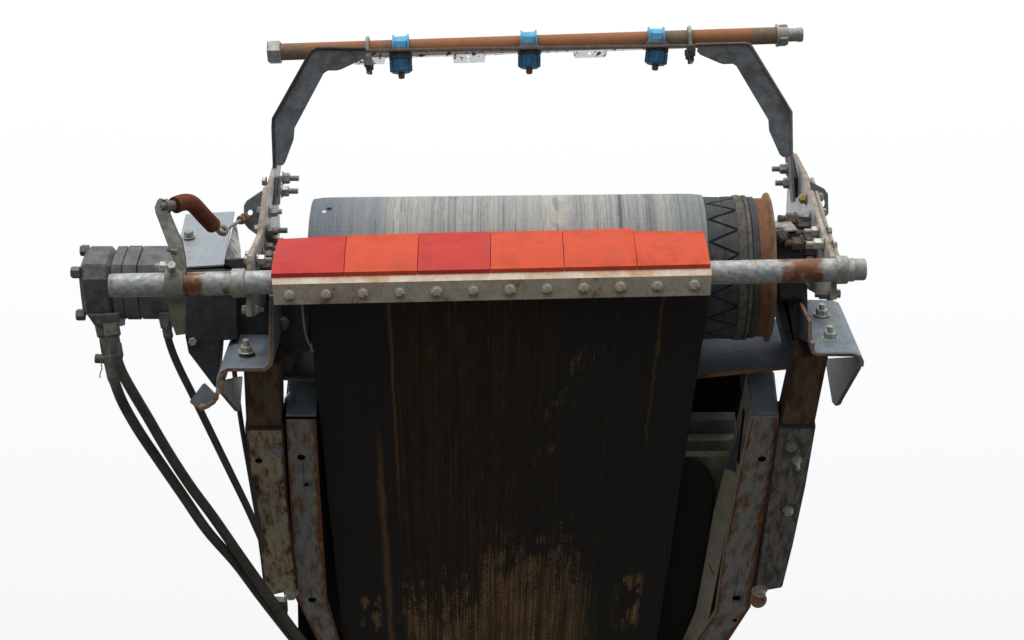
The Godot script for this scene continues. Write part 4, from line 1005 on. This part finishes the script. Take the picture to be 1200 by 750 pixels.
func build_motor() -> void:
	var t := thing("hydraulic_motor", Vector3(-0.9822, 0.096, -0.02), "dark grey cast hydraulic drive motor sticking out to the left", "hydraulic motor")
	var yc := 0.096; var zc := -0.02
	var outline := func(x: float, r: float, cut: float) -> Array:
		var pts := []
		for k in 4:
			var a := deg_to_rad(16.0 + 90.0 * k)
			var c0 := Vector2(cos(a), sin(a)) * r
			var a1 := a + PI / 2
			var c1 := Vector2(cos(a1), sin(a1)) * r
			for e in [cut, 0.5, 1.0 - cut]:
				var q := c0.lerp(c1, e)
				if e == 0.5: q *= 1.035
				pts.append(Vector3(x, yc + q.y * 1.07, zc + q.x * 1.04))
		return pts
	var secs := [[-1.0912, -1.0091, 0.104, 0.014, 0.18], [-1.0091, -0.9821, 0.1035, 0.0015, 0.17], [-0.9815, -0.9443, 0.104, 0.002, 0.16], [-0.9432, -0.8514, 0.103, 0.002, 0.16], [-0.8514, -0.8168, 0.07, 0.003, 0.2]]
	var names := ["end_cover", "gear_ring", "spacer_plate", "housing", "spigot"]
	var last: Node = null
	for k in 5:
		var s: Array = secs[k]
		var x0: float = s[0]
		var x1: float = s[1]
		var st := ns()
		prism(st, outline.call(x0 + 0.0005, s[2], s[4]), Vector3(x1 - x0 - 0.001, 0, 0), s[3])
		last = part(names[k], [st], [mats.motor_iron], t)
	var core := ns()
	lathe(core, Vector3(-1.0588, yc, zc), Vector3.RIGHT, [[0, 0.066], [0.2, 0.066]], 24)
	part("core", [core], [mats.black], t)
	for b in [[16.0, 0.086], [106.0, 0.086], [-74.0, 0.086], [196.0, 0.086]]:
		var a := deg_to_rad(b[0])
		bolt(t, Vector3(-1.0869, yc + sin(a) * b[1], zc + cos(a) * b[1]), Vector3.LEFT, 0.0155, 0.022, 0.0, mats.dull_bolt, "bolt", 0.0, a)
	var st2 := ns()
	prism(st2, [Vector3(-1.0761, 0.0151, 0.04), Vector3(-0.992, 0.0194, 0.04), Vector3(-0.9962, -0.013, 0.03), Vector3(-1.0286, -0.0216, 0.03), Vector3(-1.0588, -0.013, 0.03)], Vector3(0, 0, -0.09), 0.006)
	part("port_block", [st2], [mats.motor_iron], t)
	st2 = ns()
	prism(st2, [Vector3(-0.8928, 0.0194, 0.04), Vector3(-0.8281, 0.0194, 0.04), Vector3(-0.8324, -0.0065, 0.04), Vector3(-0.8648, -0.0065, 0.04), Vector3(-0.8712, -0.0323, 0.04), Vector3(-0.8885, -0.0108, 0.04)], Vector3(0, 0, -0.06), 0.004)
	part("drain_port", [st2], [mats.motor_iron], t)

func build_hoses() -> void:
	var defs := [
		["thick black hydraulic hose from the motor port, the right one of the pair", [Vector3(-1.0053, -0.0193, 0.07), Vector3(-0.9968, -0.0706, 0.08), Vector3(-0.9839, -0.1222, 0.07), Vector3(-0.962, -0.1722, 0.05), Vector3(-0.9304, -0.2435, 0), Vector3(-0.8888, -0.3366, -0.06), Vector3(-0.8415, -0.4296, -0.12), Vector3(-0.7913, -0.5223, -0.2), Vector3(-0.7415, -0.6198, -0.28), Vector3(-0.6851, -0.7248, -0.36), Vector3(-0.6053, -0.8665, -0.46), Vector3(-0.5188, -1.0014, -0.55)], 0.0135, [Vector3(-1.0053, -0.0193, 0.07), Vector3(-0.9904, -0.0985, 0.075)]],
		["thick black hydraulic hose with grey sleeve and test plug, left of the pair", [Vector3(-1.0413, -0.0196, 0), Vector3(-1.0337, -0.0761, 0), Vector3(-1.0196, -0.1326, 0), Vector3(-1.0043, -0.1804, 0), Vector3(-0.9887, -0.2248, -0.02), Vector3(-0.9573, -0.2898, -0.05), Vector3(-0.9202, -0.3614, -0.1), Vector3(-0.8643, -0.459, -0.15), Vector3(-0.8102, -0.5606, -0.22), Vector3(-0.7485, -0.6628, -0.33), Vector3(-0.6928, -0.7659, -0.42), Vector3(-0.617, -0.8872, -0.5), Vector3(-0.5405, -1.0104, -0.6)], 0.0135, [Vector3(-1.0413, -0.0196, 0), Vector3(-1.0109, -0.1609, 0)]],
		["thin black hose hanging from the drain port beside the lever clamp", [Vector3(-0.8812, 0.0065, 0.02), Vector3(-0.8747, -0.0368, 0.02), Vector3(-0.8652, -0.0804, 0), Vector3(-0.8469, -0.131, -0.02), Vector3(-0.8256, -0.1844, -0.05), Vector3(-0.8005, -0.255, -0.1), Vector3(-0.7703, -0.3359, -0.15), Vector3(-0.7393, -0.4183, -0.2), Vector3(-0.7103, -0.5041, -0.27), Vector3(-0.6758, -0.6176, -0.36)], 0.0098, [Vector3(-0.8812, 0.0022, 0.02), Vector3(-0.8704, -0.0476, 0.02)]],
		["slim black cable hanging straight down beside the left outer rail", [Vector3(-0.737, -0.1243, -0.2), Vector3(-0.7257, -0.2148, -0.2), Vector3(-0.719, -0.3082, -0.25), Vector3(-0.7097, -0.4033, -0.3), Vector3(-0.7038, -0.4894, -0.36), Vector3(-0.6975, -0.5773, -0.42)], 0.0068, []]]
	for d in defs:
		var t := thing("hydraulic_hose", d[1][0], d[0], "hose", "hoses hanging from the drive motor")
		var st := ns()
		tube(st, spline(d[1], 8), d[2], 14)
		part("hose", [st], [mats.hose], t)
		if d[3].size():
			st = ns()
			var ax: Vector3 = d[3][1] - d[3][0]
			var l := ax.length()
			var r: float = d[2]
			lathe(st, d[3][0], ax, [[-0.01, 0], [-0.01, r * 1.5], [0.02, r * 1.5], [0.024, r * 1.15], [l * 0.5, r * 1.15], [l * 0.52, r * 1.3], [l * 0.9, r * 1.3], [l, r * 1.05]], 16)
			part("fitting", [st], [mats.fitting], t)
		if d[0].contains("test plug"):
			st = ns()
			lathe(st, Vector3(-1.0261, -0.1, 0), Vector3(-1, 0.06, 0.1), [[0, 0.008], [0.006, 0.008], [0.006, 0.012], [0.034, 0.012], [0.036, 0.01], [0.036, 0]], 16)
			var plug := part("test_plug", [st], [mats.fitting], t)
			st = ns()
			tube(st, spline([Vector3(-1.0436, -0.1061, 0.02), Vector3(-1.0404, -0.1234, 0.02), Vector3(-1.0447, -0.1342, 0.02), Vector3(-1.0458, -0.1472, 0.02)], 5), 0.0016, 6, 0.3)
			part("cap_chain", [st], [mats.bolt], plug)

# ------------------------------------------------------------------ spray bar
func build_spray_bar() -> void:
	var t := thing("spray_bar", Vector3(0.0457, 0.7282, -0.25), "rusty water spray pipe with three blue nozzles on bent steel arms", "spray bar")
	var p0 := Vector3(-0.6303, 0.7249, -0.31); var p1 := Vector3(0.7203, 0.7699, -0.31)
	var axis := p1 - p0
	var len := axis.length()
	var st := ns()
	lathe(st, p0, axis, [[0, 0], [0, 0.0228], [len, 0.0228], [len, 0]], 32)
	part("spray_pipe", [st], [mats.spray_pipe], t)
	st = ns()
	var hx := p0 - axis.normalized() * 0.03
	lathe(st, hx, axis, [[0, 0], [0, 0.029], [0.004, 0.033], [0.034, 0.033], [0.036, 0.029], [0.036, 0]], 6, true)
	part("end_cap", [st], [mats.galvanised], t)
	st = ns()
	lathe(st, p1 - axis.normalized() * 0.006, axis, [[0, 0.02], [0, 0.031], [0.005, 0.031], [0.006, 0.027], [0.03, 0.027], [0.032, 0.023], [0.032, 0.018], [0.056, 0.018], [0.058, 0.0195], [0.07, 0.0195], [0.072, 0.017], [0.072, 0.012], [0.05, 0.01], [0.05, 0]], 28)
	for k in 4:
		var a := TAU * k / 4 + 0.5
		var n := Vector3(0, cos(a), sin(a))
		lathe(st, p1 + axis.normalized() * 0.002 + n * 0.026, axis, [[0, 0], [0, 0.005], [0.02, 0.005], [0.02, 0]], 8)
	part("hose_coupling", [st], [mats.galvanised], t)
	# support strip
	st = ns(); var sd := ns()
	prism(st, [Vector3(-0.3957, 0.7178, -0.2), Vector3(0.5019, 0.7314, -0.2), Vector3(0.5019, 0.7246, -0.2), Vector3(-0.3957, 0.711, -0.2)], Vector3(0, 0.0, -0.03), 0.001)
	part("support_strip", [st], [mats.dull_bolt], t)
	st = ns()
	prism(st, [Vector3(-0.3938, 0.7192, -0.235), Vector3(0.4894, 0.7329, -0.235), Vector3(0.4552, 0.7238, -0.235), Vector3(0.2549, 0.717, -0.235), Vector3(0.2481, 0.701, -0.235), Vector3(0.1684, 0.6988, -0.235), Vector3(0.1616, 0.7147, -0.235), Vector3(0.0114, 0.7101, -0.235), Vector3(-0.0706, 0.7056, -0.235), Vector3(-0.0728, 0.6874, -0.235), Vector3(-0.1548, 0.6851, -0.235), Vector3(-0.1593, 0.7033, -0.235), Vector3(-0.3369, 0.6988, -0.235), Vector3(-0.3414, 0.6828, -0.235), Vector3(-0.4188, 0.6805, -0.235), Vector3(-0.4188, 0.7124, -0.235)], Vector3(0, 0, -0.004), 0.001, null, [[Vector3(-0.1161, 0.7033, -0.235), 0.004], [Vector3(0.2071, 0.7113, -0.235), 0.004], [Vector3(-0.1161, 0.6919, -0.235), 0.0035]])
	part("perforated_strip", [st], [mats.bloom_film], t)
	# arms
	st = ns(); sd = ns()
	prism(st, [Vector3(-0.5268, 0.7167, -0.2), Vector3(-0.3934, 0.7167, -0.2), Vector3(-0.3911, 0.6986, -0.2), Vector3(-0.3957, 0.6918, -0.2), Vector3(-0.4522, 0.6647, -0.2), Vector3(-0.4657, 0.6613, -0.2), Vector3(-0.4883, 0.6613, -0.2), Vector3(-0.4997, 0.6534, -0.2), Vector3(-0.5765, 0.5087, -0.2), Vector3(-0.5788, 0.4793, -0.2), Vector3(-0.6014, 0.4183, -0.2), Vector3(-0.6082, 0.4103, -0.2), Vector3(-0.6217, 0.4103, -0.2), Vector3(-0.6285, 0.4183, -0.2), Vector3(-0.633, 0.529, -0.2), Vector3(-0.5403, 0.6986, -0.2), Vector3(-0.5336, 0.7122, -0.2)], Vector3(0, 0, -0.007), 0.0015)
	ribbon(sd, [Vector3(-0.3885, 0.7183, -0.195), Vector3(-0.515, 0.7194, -0.195), Vector3(-0.5285, 0.7137, -0.195), Vector3(-0.5376, 0.7025, -0.195), Vector3(-0.6324, 0.5331, -0.195), Vector3(-0.6336, 0.5082, -0.195), Vector3(-0.6302, 0.4179, -0.195), Vector3(-0.6257, 0.314, -0.195)], 0.008, Vector3(0, 0, -0.05), null, 0.002)
	part("left_arm", [st, sd], [mats.dark_paint, mats.black_steel], t)
	st = ns(); sd = ns()
	prism(st, [Vector3(0.4929, 0.728, -0.2), Vector3(0.6195, 0.7303, -0.2), Vector3(0.633, 0.7235, -0.2), Vector3(0.737, 0.5517, -0.2), Vector3(0.7382, 0.4409, -0.2), Vector3(0.7325, 0.433, -0.2), Vector3(0.719, 0.4318, -0.2), Vector3(0.7099, 0.4386, -0.2), Vector3(0.6817, 0.5019, -0.2), Vector3(0.6794, 0.5313, -0.2), Vector3(0.5946, 0.6737, -0.2), Vector3(0.5856, 0.6794, -0.2), Vector3(0.5607, 0.6783, -0.2), Vector3(0.5494, 0.6817, -0.2), Vector3(0.4997, 0.7031, -0.2), Vector3(0.4906, 0.7122, -0.2)], Vector3(0, 0, -0.007), 0.0015)
	ribbon(sd, [Vector3(0.7476, 0.314, -0.195), Vector3(0.7431, 0.3727, -0.195), Vector3(0.7409, 0.4359, -0.195), Vector3(0.7397, 0.5511, -0.195), Vector3(0.6347, 0.7239, -0.195), Vector3(0.6279, 0.7307, -0.195), Vector3(0.6166, 0.7329, -0.195), Vector3(0.4856, 0.7296, -0.195)], 0.007, Vector3(0, 0, -0.05), null, 0.002)
	part("right_arm", [st, sd], [mats.dark_paint, mats.dull_bolt], t)
	# clamps and nozzles
	for u in [[Vector3(-0.3902, 0.7319, -0.31), 85], [Vector3(0.4791, 0.7607, -0.31), 72]]:
		st = ns()
		var c: Vector3 = u[0]
		var loop := [c + Vector3(0, -0.035, 0.105), c + Vector3(0, -0.005, 0.1), c + Vector3(0, 0.02, 0.08)]
		for k in 9:
			var a := PI * (0.05 + 0.9 * k / 8.0)
			loop.append(c + Vector3(0, sin(a) * 0.031, cos(a) * 0.031))
		loop.append(c + Vector3(0, -0.03, -0.031))
		loop = loop.slice(3)
		loop.push_front(c + Vector3(0.002, -0.035, 0.033))
		loop.push_front(c + Vector3(0.004, -0.07, 0.034))
		tube(st, spline(loop, 3), 0.0052, 10)
		var ub := part("u_bolt", [st], [mats.galvanised], t)
		for z in [0.034, -0.028]:
			st = ns()
			hexa(st, c + Vector3(0.002, -0.026, z), Vector3(0.05, -1, 0), 0.0135, 0.016)
			hexa(st, c + Vector3(0.003, -0.042, z), Vector3(0.05, -1, 0), 0.012, 0.01)
			lathe(st, c + Vector3(0.004, -0.05, z), Vector3(0.05, -1, 0), [[0, 0.0062], [0.014, 0.0062], [0.014, 0]], 10)
			part("nut", [st], [mats.dark_nut], ub)
	for k in 3:
		var c: Vector3 = [Vector3(-0.2984, 0.7362, -0.3), Vector3(0.0461, 0.7489, -0.3), Vector3(0.3894, 0.7581, -0.3)][k]
		var turn := Vector3([0.05, 0.0, -0.04][k], 0, 0)
		st = ns()
		# split clamp: two flanged half rings
		lathe(st, c + Vector3(-0.0225, 0, 0), axis + Vector3(0, turn.x, 0), [[0, 0.023], [0, 0.0335], [0.0045, 0.0335], [0.0055, 0.0285], [0.0385, 0.0285], [0.0395, 0.0335], [0.044, 0.0335], [0.044, 0.023]], 30)
		box(st, c + Vector3(-0.014, -0.006, 0.022), c + Vector3(0.014, 0.014, 0.033), 0.002)
		var nz := part("spray_nozzle", [st], [mats.hose_clamp_blue], t)
		var lean := Vector3([0.06, 0.0, -0.12][k], -1, 0.05).normalized()
		var q := c + Vector3(0, -0.02, 0.062)
		st = ns()
		lathe(st, q + Vector3(0, 0.008, 0), lean, [[0, 0], [0, 0.024], [0.012, 0.031], [0.03, 0.031], [0.036, 0.022]], 8, true)
		part("saddle", [st], [mats.nozzle_dark], nz)
		st = ns()
		lathe(st, q + lean * 0.022, lean, [[0, 0.0], [0, 0.027], [0.032, 0.0265], [0.035, 0.024], [0.035, 0]], 24)
		for j in 12:
			var a := TAU * j / 12
			var fr := frame_of(lean)
			lathe(st, q + lean * 0.023 + (fr.x * cos(a) + fr.y * sin(a)) * 0.0268, lean, [[0, 0], [0.002, 0.0035], [0.03, 0.0035], [0.032, 0]], 7)
		part("ribbed_nut", [st], [mats.nozzle_blue], nz)
		st = ns()
		lathe(st, q + lean * 0.055, lean, [[0, 0.0095], [0.014, 0.009], [0.018, 0.006], [0.018, 0]], 14)
		part("tip", [st], [mats.copper_tip], nz)
